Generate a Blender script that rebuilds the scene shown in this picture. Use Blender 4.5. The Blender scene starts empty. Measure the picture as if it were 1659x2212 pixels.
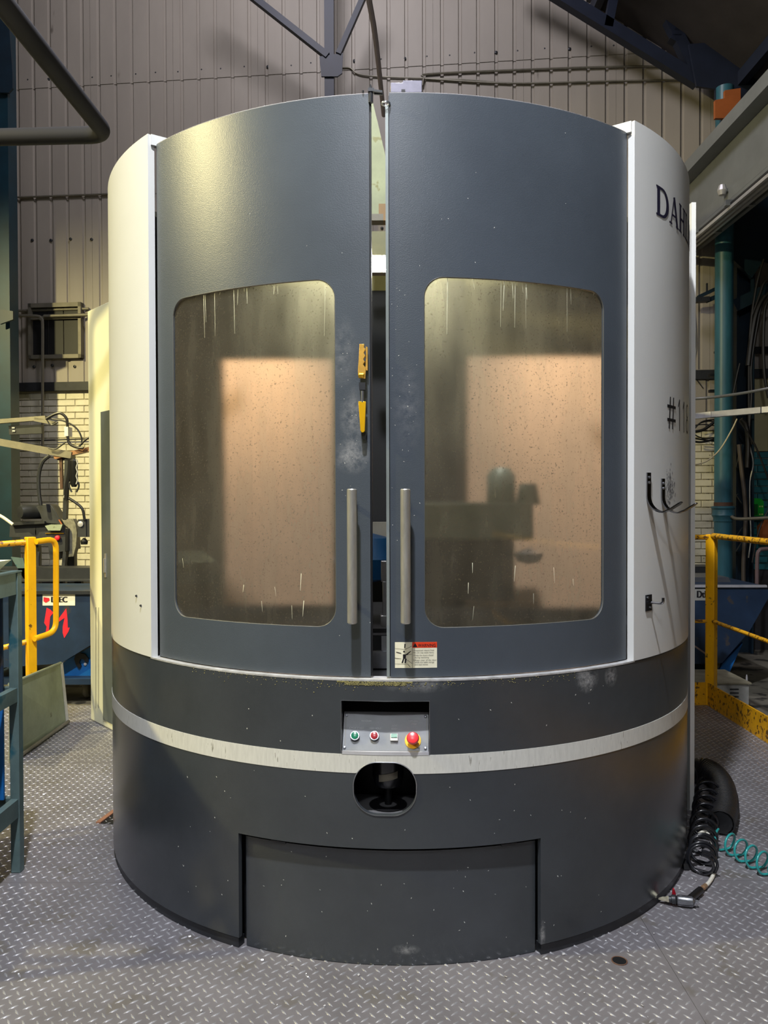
import bpy, math, random
import numpy as np
from mathutils import Vector, Matrix

sc = bpy.context.scene
R = math.radians
rnd = random.Random(7)

# ------------------------------------------------------------------ camera
CAM_H = 1.43
FPX = 1683.9
PITCH, ROLL = -0.0145, -0.0028
fwd = Vector((0, math.cos(PITCH), math.sin(PITCH)))
up0 = Vector((0, -math.sin(PITCH), math.cos(PITCH)))
rt0 = Vector((1, 0, 0))
cr, sr = math.cos(ROLL), math.sin(ROLL)
cam_r = cr * rt0 + sr * up0
cam_u = -sr * rt0 + cr * up0
cd = bpy.data.cameras.new('camera')
cam = bpy.data.objects.new('camera', cd)
sc.collection.objects.link(cam)
m = Matrix((cam_r, cam_u, -fwd)).transposed().to_4x4()
m.translation = Vector((0, 0, CAM_H))
cam.matrix_world = m
cd.sensor_fit = 'VERTICAL'
cd.sensor_height = 36.0
cd.lens = 36.0 * FPX / 2212.0
cd.clip_start = 0.05
cd.clip_end = 100
sc.camera = cam

# ------------------------------------------------------------------ world, lamps, exposure
w = bpy.data.worlds.new('world'); sc.world = w; w.use_nodes = True
w.node_tree.nodes['Background'].inputs[0].default_value = (0.60, 0.68, 0.85, 1)
w.node_tree.nodes['Background'].inputs[1].default_value = 0.12
sc.view_settings.view_transform = 'Standard'
sc.view_settings.look = 'None'
sc.view_settings.gamma = 1.0
sc.view_settings.use_curve_mapping = False
sc.view_settings.exposure = 0.0
sc.cycles.use_denoising = True
sc.cycles.max_bounces = 8
sc.cycles.sample_clamp_indirect = 4.0

def lamp(name, loc, watts, col, rad=0.2, aim=None, cone=120, blend=0.5):
    d = bpy.data.lights.new(name, 'SPOT' if aim else 'POINT'); d.energy = watts; d.color = col
    d.shadow_soft_size = rad
    o = bpy.data.objects.new(name, d); o.location = loc
    if aim:
        d.spot_size = R(cone); d.spot_blend = blend
        o.rotation_euler = (Vector(aim) - Vector(loc)).to_track_quat('-Z', 'Y').to_euler()
    sc.collection.objects.link(o); return o
WARM = (1.0, 0.87, 0.42)
COOL = (0.93, 0.95, 1.0)
# high-bay lamps with reflectors, hung from the roof of the hall
lamp('high_bay_lamp', (-6.2, 1.3, 5.4), 1800, WARM, 0.12, (-0.4, 3.2, 0.6), 100, .4)
lamp('high_bay_lamp', (-4.6, 4.95, 4.6), 1500, WARM, 0.06, (-3.3, 8.2, 0.0), 115, 1.0)
lamp('high_bay_lamp', (-0.45, 0.3, 6.6), 2200, COOL, 0.10, (-0.3, 1.6, 0), 105, .6)
lamp('high_bay_lamp', (-0.6, -2.6, 5.4), 280, COOL, 0.15, (0.2, 3.0, 0.8), 90, .5)
lamp('high_bay_lamp', (-0.8, 5.4, 8.1), 520, (0.97, 0.93, 1.0), 0.7)
lamp('high_bay_lamp', (6.2, 0.8, 5.2), 420, COOL, 0.12, (0.8, 2.7, 1.9), 46, .6)
lamp('high_bay_lamp', (4.6, 5.6, 6.2), 1250, (0.95, 0.95, 1.0), 0.15, (3.2, 6.6, 0), 100, .9)
ad = bpy.data.lights.new('overhead_fill', 'AREA'); ad.shape = 'RECTANGLE'; ad.size = 5; ad.size_y = 4; ad.energy = 90; ad.color = (0.9, 0.93, 1.0)  # added soft fill behind the camera, no such lamp seen
ao = bpy.data.objects.new('overhead_fill', ad); ao.location = (0, -4.5, 7.4); sc.collection.objects.link(ao)
ao.rotation_euler = (Vector((0, 2, 0)) - Vector((0, -4.5, 7.4))).to_track_quat('-Z', 'Y').to_euler()

# ------------------------------------------------------------------ helpers
def ray(x, y):
    return (fwd + cam_r * ((x - 829.5) / FPX) + cam_u * (-(y - 1106) / FPX))
def P(x, y, Y):
    d = ray(x, y); t = Y / d.y
    return Vector((0, 0, CAM_H)) + d * t
def FL(x, y, z=0.0):
    d = ray(x, y); t = (z - CAM_H) / d.z
    return Vector((0, 0, CAM_H)) + d * t
AX, AY = 0.0627, 3.6
def CYL(x, y, r):
    d = ray(x, y)
    a = d.x * d.x + d.y * d.y; b = -2 * (d.x * AX + d.y * AY); c = AX * AX + AY * AY - r * r
    t = (-b - math.sqrt(max(b * b - 4 * a * c, 0))) / (2 * a)
    p = d * t
    return math.atan2(p.x - AX, -(p.y - AY)), CAM_H + p.z
def CP(th, z, r):
    return Vector((AX + r * math.sin(th), AY - r * math.cos(th), z))

def lin(c):
    return tuple(((v / 255) / 12.92 if v / 255 <= 0.04045 else ((v / 255 + 0.055) / 1.055) ** 2.4) for v in c)

MATS = {}
def M(name, rgb, rough=0.5, metal=0.0, var=0.12, vscale=6.0, bump=0.0, bscale=120.0,
      spots=None, spot_scale=40.0, spot_lo=0.68, stretch=None, spec=0.5, coat=0.0, smudges=()):
    if name in MATS: return MATS[name]
    m = bpy.data.materials.new(name); m.use_nodes = True
    nt = m.node_tree; N = nt.nodes; L = nt.links
    b = N['Principled BSDF']
    b.inputs['Roughness'].default_value = rough
    b.inputs['Metallic'].default_value = metal
    b.inputs['Specular IOR Level'].default_value = spec
    b.inputs['Coat Weight'].default_value = coat
    b.inputs['Coat Roughness'].default_value = 0.25
    c = lin(rgb)
    tc = N.new('ShaderNodeTexCoord'); mp = N.new('ShaderNodeMapping')
    geo = N.new('ShaderNodeNewGeometry')
    L.new(geo.outputs['Position'], mp.inputs[0])
    if stretch: mp.inputs['Scale'].default_value = stretch
    nz = N.new('ShaderNodeTexNoise'); nz.inputs['Scale'].default_value = vscale
    nz.inputs['Detail'].default_value = 8; nz.inputs['Roughness'].default_value = 0.65
    L.new(mp.outputs[0], nz.inputs['Vector'])
    rp = N.new('ShaderNodeValToRGB')
    rp.color_ramp.elements[0].position = 0.3; rp.color_ramp.elements[1].position = 0.7
    rp.color_ramp.elements[0].color = tuple(v * (1 - var) for v in c) + (1,)
    rp.color_ramp.elements[1].color = tuple(min(1, v * (1 + var)) for v in c) + (1,)
    L.new(nz.outputs['Fac'], rp.inputs[0])
    out = rp.outputs[0]
    if spots:
        n2 = N.new('ShaderNodeTexNoise'); n2.inputs['Scale'].default_value = spot_scale
        n2.inputs['Detail'].default_value = 4; L.new(mp.outputs[0], n2.inputs['Vector'])
        r2 = N.new('ShaderNodeValToRGB')
        r2.color_ramp.elements[0].position = spot_lo; r2.color_ramp.elements[0].color = (0, 0, 0, 1)
        r2.color_ramp.elements[1].position = spot_lo + 0.05; r2.color_ramp.elements[1].color = (1, 1, 1, 1)
        L.new(n2.outputs['Fac'], r2.inputs[0])
        mx = N.new('ShaderNodeMix'); mx.data_type = 'RGBA'
        L.new(r2.outputs[0], mx.inputs[0]); L.new(out, mx.inputs[6])
        mx.inputs[7].default_value = lin(spots) + (1,)
        out = mx.outputs[2]
    for (cx, cy, cz, rx, rz, amt) in smudges:      # rubbed, whitish worn patches with a shape of their own
        vs = N.new('ShaderNodeVectorMath'); vs.operation = 'SUBTRACT'; vs.inputs[1].default_value = (cx, cy, cz); L.new(geo.outputs['Position'], vs.inputs[0])
        vm = N.new('ShaderNodeVectorMath'); vm.operation = 'DIVIDE'; vm.inputs[1].default_value = (rx, rx * 1.5, rz); L.new(vs.outputs[0], vm.inputs[0])
        vl = N.new('ShaderNodeVectorMath'); vl.operation = 'LENGTH'; L.new(vm.outputs[0], vl.inputs[0])
        m1 = N.new('ShaderNodeMapRange'); m1.inputs[1].default_value = 1.0; m1.inputs[2].default_value = .2; L.new(vl.outputs['Value'], m1.inputs[0])
        n4 = N.new('ShaderNodeTexNoise'); n4.inputs['Scale'].default_value = 30; n4.inputs['Detail'].default_value = 10; n4.inputs['Roughness'].default_value = .75
        L.new(geo.outputs['Position'], n4.inputs['Vector'])
        m2 = N.new('ShaderNodeMapRange'); m2.inputs[1].default_value = .40; m2.inputs[2].default_value = .68; m2.inputs[3].default_value = 0; m2.inputs[4].default_value = amt
        L.new(n4.outputs['Fac'], m2.inputs[0])
        mm = N.new('ShaderNodeMath'); mm.operation = 'MULTIPLY'; L.new(m1.outputs[0], mm.inputs[0]); L.new(m2.outputs[0], mm.inputs[1])
        mx = N.new('ShaderNodeMix'); mx.data_type = 'RGBA'; L.new(mm.outputs[0], mx.inputs[0]); L.new(out, mx.inputs[6]); mx.inputs[7].default_value = (.42, .42, .42, 1)
        out = mx.outputs[2]
    L.new(out, b.inputs['Base Color'])
    if bump:
        n3 = N.new('ShaderNodeTexNoise'); n3.inputs['Scale'].default_value = bscale
        n3.inputs['Detail'].default_value = 3
        L.new(geo.outputs['Position'], n3.inputs['Vector'])
        bp = N.new('ShaderNodeBump'); bp.inputs['Strength'].default_value = bump
        bp.inputs['Distance'].default_value = 0.002
        L.new(n3.outputs['Fac'], bp.inputs['Height']); L.new(bp.outputs[0], b.inputs['Normal'])
    MATS[name] = m
    return m

def emit(name, rgb, s):
    m = bpy.data.materials.new(name); m.use_nodes = True
    nt = m.node_tree; nt.nodes.clear()
    e = nt.nodes.new('ShaderNodeEmission'); o = nt.nodes.new('ShaderNodeOutputMaterial')
    e.inputs[0].default_value = tuple(rgb) + (1,); e.inputs[1].default_value = s
    nt.links.new(e.outputs[0], o.inputs[0]); return m

def link(name, me, mat, parent=None, smooth=None):
    if mat is not None and not me.materials: me.materials.append(mat)
    if smooth:
        me.shade_smooth(); me.set_sharp_from_angle(angle=smooth)
    o = bpy.data.objects.new(name, me); sc.collection.objects.link(o)
    if parent is not None:
        o.parent = parent
        o.matrix_parent_inverse = parent.matrix_world.inverted()
    return o

class MB:
    """collects simple solids in world coordinates; build() links them as one mesh object"""
    def __init__(s): s.v = []; s.f = []
    def add(s, vs, fs):
        n = len(s.v); s.v += [tuple(q) for q in vs]; s.f += [tuple(i + n for i in f) for f in fs]; return s
    def box(s, a, b, rz=0.0, piv=None):
        x0, y0, z0 = [min(p, q) for p, q in zip(a, b)]; x1, y1, z1 = [max(p, q) for p, q in zip(a, b)]
        vs = [(x0, y0, z0), (x1, y0, z0), (x1, y1, z0), (x0, y1, z0), (x0, y0, z1), (x1, y0, z1), (x1, y1, z1), (x0, y1, z1)]
        if rz:
            c, q = math.cos(rz), math.sin(rz); px, py = piv or ((x0 + x1) / 2, (y0 + y1) / 2)
            vs = [(px + (x - px) * c - (y - py) * q, py + (x - px) * q + (y - py) * c, z) for x, y, z in vs]
        return s.add(vs, [(0, 3, 2, 1), (4, 5, 6, 7), (0, 1, 5, 4), (1, 2, 6, 5), (2, 3, 7, 6), (3, 0, 4, 7)])
    def obox(s, c, ux, uy, uz):
        """box by centre and three half-axis vectors"""
        c = Vector(c); ux, uy, uz = Vector(ux), Vector(uy), Vector(uz)
        if ux.cross(uy).dot(uz) < 0: uz = -uz
        vs = [c + ux * i + uy * j + uz * k for k in (-1, 1) for i, j in ((-1, -1), (1, -1), (1, 1), (-1, 1))]
        return s.add(vs, [(0, 3, 2, 1), (4, 5, 6, 7), (0, 1, 5, 4), (1, 2, 6, 5), (2, 3, 7, 6), (3, 0, 4, 7)])
    def bar(s, p, q, wd, dp=None, side=(0, 0, 1)):
        p, q = Vector(p), Vector(q); d = (q - p); h = d.length / 2; d.normalize()
        sv = Vector(side); sv = (sv - d * sv.dot(d))
        if sv.length < 1e-4: sv = Vector((1, 0, 0)) - d * d.x
        sv.normalize(); t = d.cross(sv)
        return s.obox((p + q) / 2, d * h, t * wd / 2, sv * (dp or wd) / 2)
    def tube(s, pts, r, n=10, cap=True, closed=False):
        pts = [Vector(p) for p in pts]; k = len(pts)
        rr = r if isinstance(r, (list, tuple)) else [r] * k
        base = len(s.v); prev = None
        for i, p in enumerate(pts):
            if closed: t = pts[(i + 1) % k] - pts[i - 1]
            else: t = pts[min(i + 1, k - 1)] - pts[max(i - 1, 0)]
            t.normalize()
            if prev is None:
                a = Vector((0, 0, 1)) if abs(t.z) < 0.9 else Vector((1, 0, 0))
                u = (a - t * a.dot(t)).normalized()
            else:
                u = (prev - t * prev.dot(t)).normalized()
            prev = u; v = t.cross(u)
            for j in range(n):
                an = 2 * math.pi * j / n
                s.v.append(tuple(p + (u * math.cos(an) + v * math.sin(an)) * rr[i]))
        segs = k if closed else k - 1
        for i in range(segs):
            a = base + i * n; b2 = base + ((i + 1) % k) * n
            for j in range(n):
                j2 = (j + 1) % n
                s.f.append((a + j, a + j2, b2 + j2, b2 + j))
        if cap and not closed:
            s.f.append(tuple(base + j for j in reversed(range(n))))
            s.f.append(tuple(base + (k - 1) * n + j for j in range(n)))
        return s
    def lathe(s, prof, o, axis=(0, 0, 1), n=24, cap=True):
        """prof: (radius, height) list, along axis from o"""
        o = Vector(o); ax = Vector(axis).normalized()
        a = Vector((0, 0, 1)) if abs(ax.z) < 0.9 else Vector((1, 0, 0))
        u = (a - ax * a.dot(ax)).normalized(); v = ax.cross(u); base = len(s.v)
        for r, h in prof:
            for j in range(n):
                an = 2 * math.pi * j / n
                s.v.append(tuple(o + ax * h + (u * math.cos(an) + v * math.sin(an)) * r))
        for i in range(len(prof) - 1):
            for j in range(n):
                j2 = (j + 1) % n; a0 = base + i * n; b0 = a0 + n
                s.f.append((a0 + j, a0 + j2, b0 + j2, b0 + j))
        if cap:
            s.f.append(tuple(base + j for j in reversed(range(n))))
            s.f.append(tuple(base + (len(prof) - 1) * n + j for j in range(n)))
        return s
    def prism(s, poly, ext):
        """poly: 3D points (planar), extruded by vector ext"""
        ext = Vector(ext); poly = [Vector(p) for p in poly]; k = len(poly); base = len(s.v)
        nrm = Vector((0, 0, 0))
        for i in range(k): nrm += poly[i].cross(poly[(i + 1) % k])
        if nrm.dot(ext) < 0: poly = poly[::-1]
        s.v += [tuple(p) for p in poly] + [tuple(p + ext) for p in poly]
        s.f.append(tuple(base + i for i in reversed(range(k))))
        s.f.append(tuple(base + k + i for i in range(k)))
        for i in range(k):
            j = (i + 1) % k; s.f.append((base + i, base + j, base + k + j, base + k + i))
        return s
    def build(s, name, mat, parent=None, smooth=0.6, bevel=0.0):
        me = bpy.data.meshes.new(name); me.from_pydata(s.v, [], s.f); me.update()
        o = link(name, me, mat, parent, smooth)
        if bevel:
            b = o.modifiers.new('bevel', 'BEVEL'); b.width = bevel; b.segments = 2; b.limit_method = 'ANGLE'; b.angle_limit = R(40)
        return o

def arc_pts(c, r, a0, a1, n, u, v):
    c, u, v = Vector(c), Vector(u), Vector(v)
    return [c + u * (r * math.cos(a0 + (a1 - a0) * i / n)) + v * (r * math.sin(a0 + (a1 - a0) * i / n)) for i in range(n + 1)]
def smoothpath(pts, sub=6):
    """Catmull-Rom through points"""
    p = [Vector(q) for q in pts]; p = [2 * p[0] - p[1]] + p + [2 * p[-1] - p[-2]]; out = []
    for i in range(1, len(p) - 2):
        for k in range(sub):
            t = k / sub
            out.append(0.5 * ((2 * p[i]) + (p[i + 1] - p[i - 1]) * t + (2 * p[i - 1] - 5 * p[i] + 4 * p[i + 1] - p[i + 2]) * t * t + (3 * p[i] - p[i - 1] - 3 * p[i + 1] + p[i + 2]) * t ** 3))
    out.append(p[-2]); return out
def roundpath(pts, rad, n=6):
    """polyline with filleted corners"""
    p = [Vector(q) for q in pts]; out = [p[0]]
    for i in range(1, len(p) - 1):
        a = (p[i - 1] - p[i]); b = (p[i + 1] - p[i]); la = min(rad, a.length * .45); lb = min(rad, b.length * .45)
        a = p[i] + a.normalized() * la; b = p[i] + b.normalized() * lb
        for k in range(n + 1):
            t = k / n; out.append(a * (1 - t) ** 2 + p[i] * 2 * t * (1 - t) + b * t * t)
    out.append(p[-1]); return out

def thing(name, label, cat, loc=(0, 0, 0), group=None):
    o = bpy.data.objects.new(name, None); sc.collection.objects.link(o)
    o.empty_display_size = 0.1
    o.location = loc; o['label'] = label; o['category'] = cat
    if group: o['group'] = group
    bpy.context.view_layer.update() if False else None
    o.matrix_world = Matrix.Translation(Vector(loc))
    return o
def tag(o, label=None, cat=None, group=None, kind=None):
    if label: o['label'] = label
    if cat: o['category'] = cat
    if group: o['group'] = group
    if kind: o['kind'] = kind
    return o

def sheet(path, thick, z0, z1, holes=(), jmap=None):
    """curved sheet along a plan path [(outer_xy, normal_xy, theta)], solid between z0 and z1 except holes
    [(th_a, th_b, fb, ft)], holes stacked upwards in z.  returns MB"""
    n = len(path); nl = 2 + 2 * len(holes)
    lev = []
    for (p, nn, th) in path:
        row = [z0]
        for (a, b, fb, ft) in holes:
            tc = min(max(th, a), b)
            row += [fb(tc), ft(tc)]
        row.append(z1); lev.append(row)
    mb = MB()
    for i, (p, nn, th) in enumerate(path):
        for k in range(nl): mb.v.append((p[0], p[1], lev[i][k]))
    off = n * nl
    for i, (p, nn, th) in enumerate(path):
        for k in range(nl): mb.v.append((p[0] - nn[0] * thick, p[1] - nn[1] * thick, lev[i][k]))
    def solid(i, k):
        if i < 0 or i >= n - 1 or k < 0 or k >= nl - 1: return False
        if max(lev[i][k + 1] - lev[i][k], lev[i + 1][k + 1] - lev[i + 1][k]) < 1e-6: return False
        if k % 2 == 1:
            a, b = holes[k // 2][:2]; tm = (path[i][2] + path[i + 1][2]) / 2
            if a < tm < b: return False
        return True
    for i in range(n - 1):
        for k in range(nl - 1):
            if not solid(i, k): continue
            a, b, c, d = i * nl + k, (i + 1) * nl + k, (i + 1) * nl + k + 1, i * nl + k + 1
            mb.f.append((a, b, c, d)); mb.f.append((off + d, off + c, off + b, off + a))
            if not solid(i - 1, k): mb.f.append((a, d, off + d, off + a))
            if not solid(i + 1, k): mb.f.append((c, b, off + b, off + c))
            dn = k - 1
            while dn >= 0 and max(lev[i][dn + 1] - lev[i][dn], lev[i + 1][dn + 1] - lev[i + 1][dn]) < 1e-6: dn -= 1
            if not solid(i, dn): mb.f.append((b, a, off + a, off + b))
            if not solid(i, k + 1): mb.f.append((d, c, off + c, off + d))
    return mb
def arcpath(r, t0, t1, extra=(), step=R(1.0)):
    n = max(2, int(abs(t1 - t0) / step)); ts = set(t0 + (t1 - t0) * i / n for i in range(n + 1)); ts |= set(extra)
    ts = sorted(ts)
    return [((AX + r * math.sin(t), AY - r * math.cos(t)), (math.sin(t), -math.cos(t)), t) for t in ts]
def rrect_hole(ta, tb, zb_, zt_, rad, r):
    """rounded-rectangle hole in (theta, z); returns hole tuple and theta samples"""
    rt = rad / r
    def sag(t):
        if t < ta + rt: q = (ta + rt - t) / rt
        elif t > tb - rt: q = (t - (tb - rt)) / rt
        else: return 0.0
        q = min(max(q, 0), 1); return rad * (1 - math.sqrt(1 - q * q))
    ex = [ta, tb]
    for k in range(0, 9):
        q = math.sin(k / 8 * math.pi / 2)
        ex += [ta + rt * (1 - q), tb - rt * (1 - q)]
    return (ta, tb, lambda t: zb_ + sag(t), lambda t: zt_ - sag(t)), ex

def textmesh(body, size, align='LEFT', font=None, extr=0.0):
    cu = bpy.data.curves.new('t', 'FONT'); cu.body = body; cu.size = size; cu.extrude = extr
    cu.align_x = align; cu.resolution_u = 3
    to = bpy.data.objects.new('t', cu); sc.collection.objects.link(to)
    dg = bpy.context.evaluated_depsgraph_get(); dg.update()
    me = bpy.data.meshes.new_from_object(to.evaluated_get(dg))
    vs = [tuple(v.co) for v in me.vertices]; fs = [tuple(p.vertices) for p in me.polygons]
    bpy.data.objects.remove(to); bpy.data.curves.remove(cu); bpy.data.meshes.remove(me)
    return vs, fs
def place_flat(mb, vs, fs, o, ux, uz, nrm, off=0.0006, bold=1.0):
    o, ux, uz, nrm = Vector(o), Vector(ux), Vector(uz), Vector(nrm)
    mb.add([o + ux * x + uz * y + nrm * off for x, y, *_ in vs], fs)

# ------------------------------------------------------------------ materials
def SM(x, y, r, rx, rz, amt):
    t, z = CYL(x, y, r); p = CP(t, z, r); return (p.x, p.y, p.z, rx, rz, amt)
m_grey = M('charcoal_powder_coat', (70, 77, 85), 0.36, 0, 0.10, 3, 0.22, 330,
           smudges=(SM(762, 900, 1.228, .045, .10, .5), SM(760, 985, 1.228, .06, .06, .7), SM(740, 760, 1.228, .05, .12, .25), SM(880, 880, 1.228, .05, .16, .2)))
m_skirt = M('charcoal_skirt_paint', (58, 62, 66), 0.21, 0, 0.14, 3, 0.12, 400,
            smudges=(SM(1268, 1466, 1.25, .05, .05, 1.0), SM(1320, 1460, 1.25, .03, .04, .9), SM(900, 1478, 1.25, .12, .03, .5), SM(878, 2062, 1.25, .05, .02, .8), SM(1172, 2020, 1.25, .012, .05, .9)))
m_white = M('off_white_enamel', (214, 215, 212), 0.32, 0, 0.03, 2, 0.1, 300)
m_stripe = M('grubby_white_stripe', (205, 205, 198), 0.4, 0, 0.10, 30, 0, stretch=(4, 4, 0.6), spots=(140, 138, 128), spot_scale=30, spot_lo=0.66)
m_cream = M('cream_enamel', (222, 220, 190), 0.4, 0, 0.04, 2)
m_black = M('black_interior', (14, 15, 18), 0.5, 0, 0.2)
m_dark = M('dark_steel', (46, 48, 52), 0.45, 0.3, 0.2, 12)
m_steel = M('bare_steel', (175, 178, 184), 0.30, 0.9, 0.15, 20)
m_brush = M('worn_aluminium', (190, 188, 180), 0.42, 0.75, 0.22, 18, stretch=(3, 3, 0.5))
m_chrome = M('chrome', (150, 150, 155), 0.15, 1.0, 0.1)
m_floorp = M('chequer_plate', (120, 117, 121), 0.42, 0.35, 0.22, 2.5, 0.3, 60, spots=(112, 108, 106), spot_scale=7, spot_lo=0.60)
m_lug = M('worn_tread_steel', (190, 190, 195), 0.27, 0.65, 0.25, 5)
m_conc = M('grimy_concrete', (96, 92, 82), 0.75, 0, 0.35, 4, 0.5, 40, spots=(40, 38, 34), spot_scale=5, spot_lo=0.55)
m_clad = M('white_cladding', (150, 143, 134), 0.55, 0, 0.10, 1.5, 0, stretch=(1, 1, 0.3), spots=(105, 98, 90), spot_scale=5, spot_lo=0.72)
m_cladR = M('yellowed_cladding', (176, 168, 128), 0.55, 0, 0.10, 3, 0)
m_groove = M('cladding_groove', (84, 78, 74), 0.7)
m_brick = M('painted_brick', (212, 207, 188), 0.6, 0, 0.12, 9, 0.6, 60, spots=(120, 112, 95), spot_scale=22, spot_lo=0.70)
m_tealbrick = M('teal_painted_brick', (32, 112, 120), 0.5, 0, 0.2, 9, 0.6, 60, spots=(120, 150, 150), spot_scale=40, spot_lo=0.74)
m_mortar = M('painted_mortar', (182, 176, 158), 0.8, 0, 0.2, 20)
m_plinth = M('black_bitumen_wall_base', (40, 38, 40), 0.6, 0, 0.3, 8)
m_yel = M('safety_yellow_paint', (246, 180, 12), 0.4, 0, 0.10, 6, 0.1, 60, spots=(120, 84, 26), spot_scale=26, spot_lo=0.66)
m_yelworn = M('worn_yellow_paint', (225, 165, 20), 0.45, 0, 0.2, 10, 0.1, 60, spots=(105, 70, 28), spot_scale=38, spot_lo=0.56)
m_teal = M('teal_column_paint', (44, 92, 108), 0.42, 0, 0.22, 6, 0.2, 60, stretch=(2, 2, 0.4))
m_tealdk = M('dark_teal_steel', (10, 32, 46), 0.5, 0, 0.3, 4)
m_navy = M('navy_roof_steel', (22, 30, 48), 0.55, 0, 0.25, 5)
m_roof = M('sooty_roof', (56, 52, 54), 0.8, 0, 0.4, 1.2)
m_tube = M('matt_black_tube', (17, 17, 25), 0.8, 0, 0.15, 6)
m_gird = M('grey_girder', (112, 116, 120), 0.5, 0, 0.12, 3)
m_bin = M('dark_blue_skip', (30, 48, 72), 0.45, 0.1, 0.30, 3, 0.2, 40, spots=(60, 58, 60), spot_scale=8, spot_lo=0.62)
m_blue = M('bright_blue_steel', (14, 92, 160), 0.45, 0, 0.2, 5)
m_red = M('red_spray_paint', (226, 30, 48), 0.6)
m_rust = M('rust', (150, 84, 50), 0.8, 0.1, 0.3, 20)
m_orange = M('orange_paint', (160, 88, 42), 0.6)
m_stand = M('green_grey_stand', (84, 104, 104), 0.45, 0.1, 0.25, 8, 0.2, 60, spots=(40, 84, 96), spot_scale=8, spot_lo=0.58)
m_green_sheet = M('green_grey_sheet', (150, 160, 140), 0.5, 0.2, 0.2, 6, 0.2, 60, spots=(90, 90, 70), spot_scale=10, spot_lo=0.66)
m_rub = M('black_rubber', (22, 22, 24), 0.35, 0, 0.1)
m_rubgl = M('glossy_black_hose', (26, 27, 31), 0.22, 0, 0.1)
m_tealhose = M('teal_hose', (42, 140, 138), 0.25, 0, 0.15)
m_clearhose = M('clear_hose', (205, 202, 190), 0.2, 0, 0.1)
m_brass = M('brass', (226, 176, 50), 0.28, 0.75, 0.2, 30)
m_gold = M('dirty_gold_paint', (205, 160, 70), 0.38, 0.3, 0.2, 30)
m_label = M('label_paper', (236, 232, 205), 0.5, 0, 0.05, 40)
m_orred = M('orange_red_print', (228, 66, 30), 0.45)
m_ink = M('black_print', (18, 16, 24), 0.5)
m_inkblue = M('blue_black_print', (38, 36, 58), 0.4)
m_wprint = M('white_print', (225, 230, 230), 0.6)
m_gbtn = M('green_button', (30, 120, 88), 0.25, coat=.5)
m_rbtn = M('dark_red_button', (150, 40, 48), 0.25, coat=.5)
m_estop = M('emergency_red', (225, 50, 60), 0.3, coat=.4)
m_ebase = M('emergency_yellow', (238, 190, 50), 0.35)
m_plate = M('panel_plate', (112, 115, 118), 0.38, 0.1, 0.15, 18)
m_beige = M('beige_inner_lining', (196, 166, 140), 0.6, 0, 0.08, 3, spots=(120, 84, 60), spot_scale=60, spot_lo=0.72)
m_olive = M('oily_olive_paint', (120, 118, 84), 0.5, 0, 0.2, 6)
m_palegreen = M('oily_pale_green', (140, 146, 112), 0.5, 0, 0.15, 10, spots=(120, 118, 70), spot_scale=20, spot_lo=0.62)
m_fix = M('grey_green_casting', (112, 122, 112), 0.45, 0.2, 0.2, 8)
m_grime = M('yellow_grime', (128, 122, 78), 0.85, 0, 0.5, 90)
m_greenbox = M('bright_green_plastic', (20, 170, 50), 0.4)
m_mach = M('dark_machine_paint', (52, 54, 58), 0.45, 0.2, 0.25, 10)
m_cloth = M('pale_board', (215, 214, 200), 0.7, 0, 0.1)
m_cable = M('black_cable', (20, 19, 20), 0.45)
m_galv = M('galvanised_trunking', (196, 196, 202), 0.38, 0.5, 0.12, 12)
m_conduit = M('grey_conduit', (112, 108, 96), 0.5, 0.3, 0.2, 10)

# ------------------------------------------------------------------ setting: wall, floor, roof
WA = math.atan(-0.1)
WO = Vector((0, 8.88, 0)); WXD = Vector((math.cos(WA), math.sin(WA), 0)); WN = Vector((math.sin(WA), -math.cos(WA), 0))
def WP(s, d, z): return WO + WXD * s + WN * d + Vector((0, 0, z))
def WPX(x, y, d=0.0):
    dr = ray(x, y); o = WO + WN * d
    t = (o.x * WN.x + o.y * WN.y) / (dr.x * WN.x + dr.y * WN.y)
    p = dr * t; p.z += CAM_H
    return p
def WS(x, y, d=0.0):
    p = WPX(x, y, d); return (p - WO).dot(WXD), p.z
def wbox(mb, s0, s1, d0, d1, z0, z1):
    return mb.obox(WP((s0 + s1) / 2, (d0 + d1) / 2, (z0 + z1) / 2), WXD * (s1 - s0) / 2, WN * (d1 - d0) / 2, Vector((0, 0, (z1 - z0) / 2)))
ZG = -0.2    # hall floor level (the machine platform is z = 0)

fl = MB().box((-10, -8, ZG - 0.1), (10, 10.5, ZG)).build('floor', m_conc); tag(fl, kind='structure')
wb = MB(); wbox(wb, -9.9, 10.2, -0.3, -0.02, ZG, 12.0)
wall = wb.build('wall_back', m_mortar); tag(wall, kind='structure')
tr = MB(); wbox(tr, -9.8, 10.1, -0.02, 0.03, ZG, 0.665)
tag(tr.build('trim_1', m_plinth), kind='structure')
for nm, a, b in (('wall_left', (-10.1, -8, ZG), (-9.9, 10.4, 7)), ('wall_right', (10, -8, ZG), (10.2, 10.4, 7)), ('wall_front', (-10, -8.2, ZG), (10, -8, 12))):
    tag(MB().box(a, b).build(nm, M('dim_hall_wall', (120, 112, 100), 0.8)), kind='structure')
# roof: two slopes
def roofz(x): return 7.02 + 0.71 * (2.07 - x) if x > -2 else roofz(-1.999) + 0.62 * (x + 2)
rf = MB()
for xa, xb in ((-10.2, -2), (-2, 10.2)):
    za, zb = roofz(xa), roofz(xb if xb != -2 else -2.0001)
    if xa == -2: za = roofz(-1.9999)
    rf.prism([(xa, -8.2, za), (xb, -8.2, zb), (xb, -8.2, zb + 0.15), (xa, -8.2, za + 0.15)], (0, 18, 0))
tag(rf.build('ceiling', m_roof), kind='structure')

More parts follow.
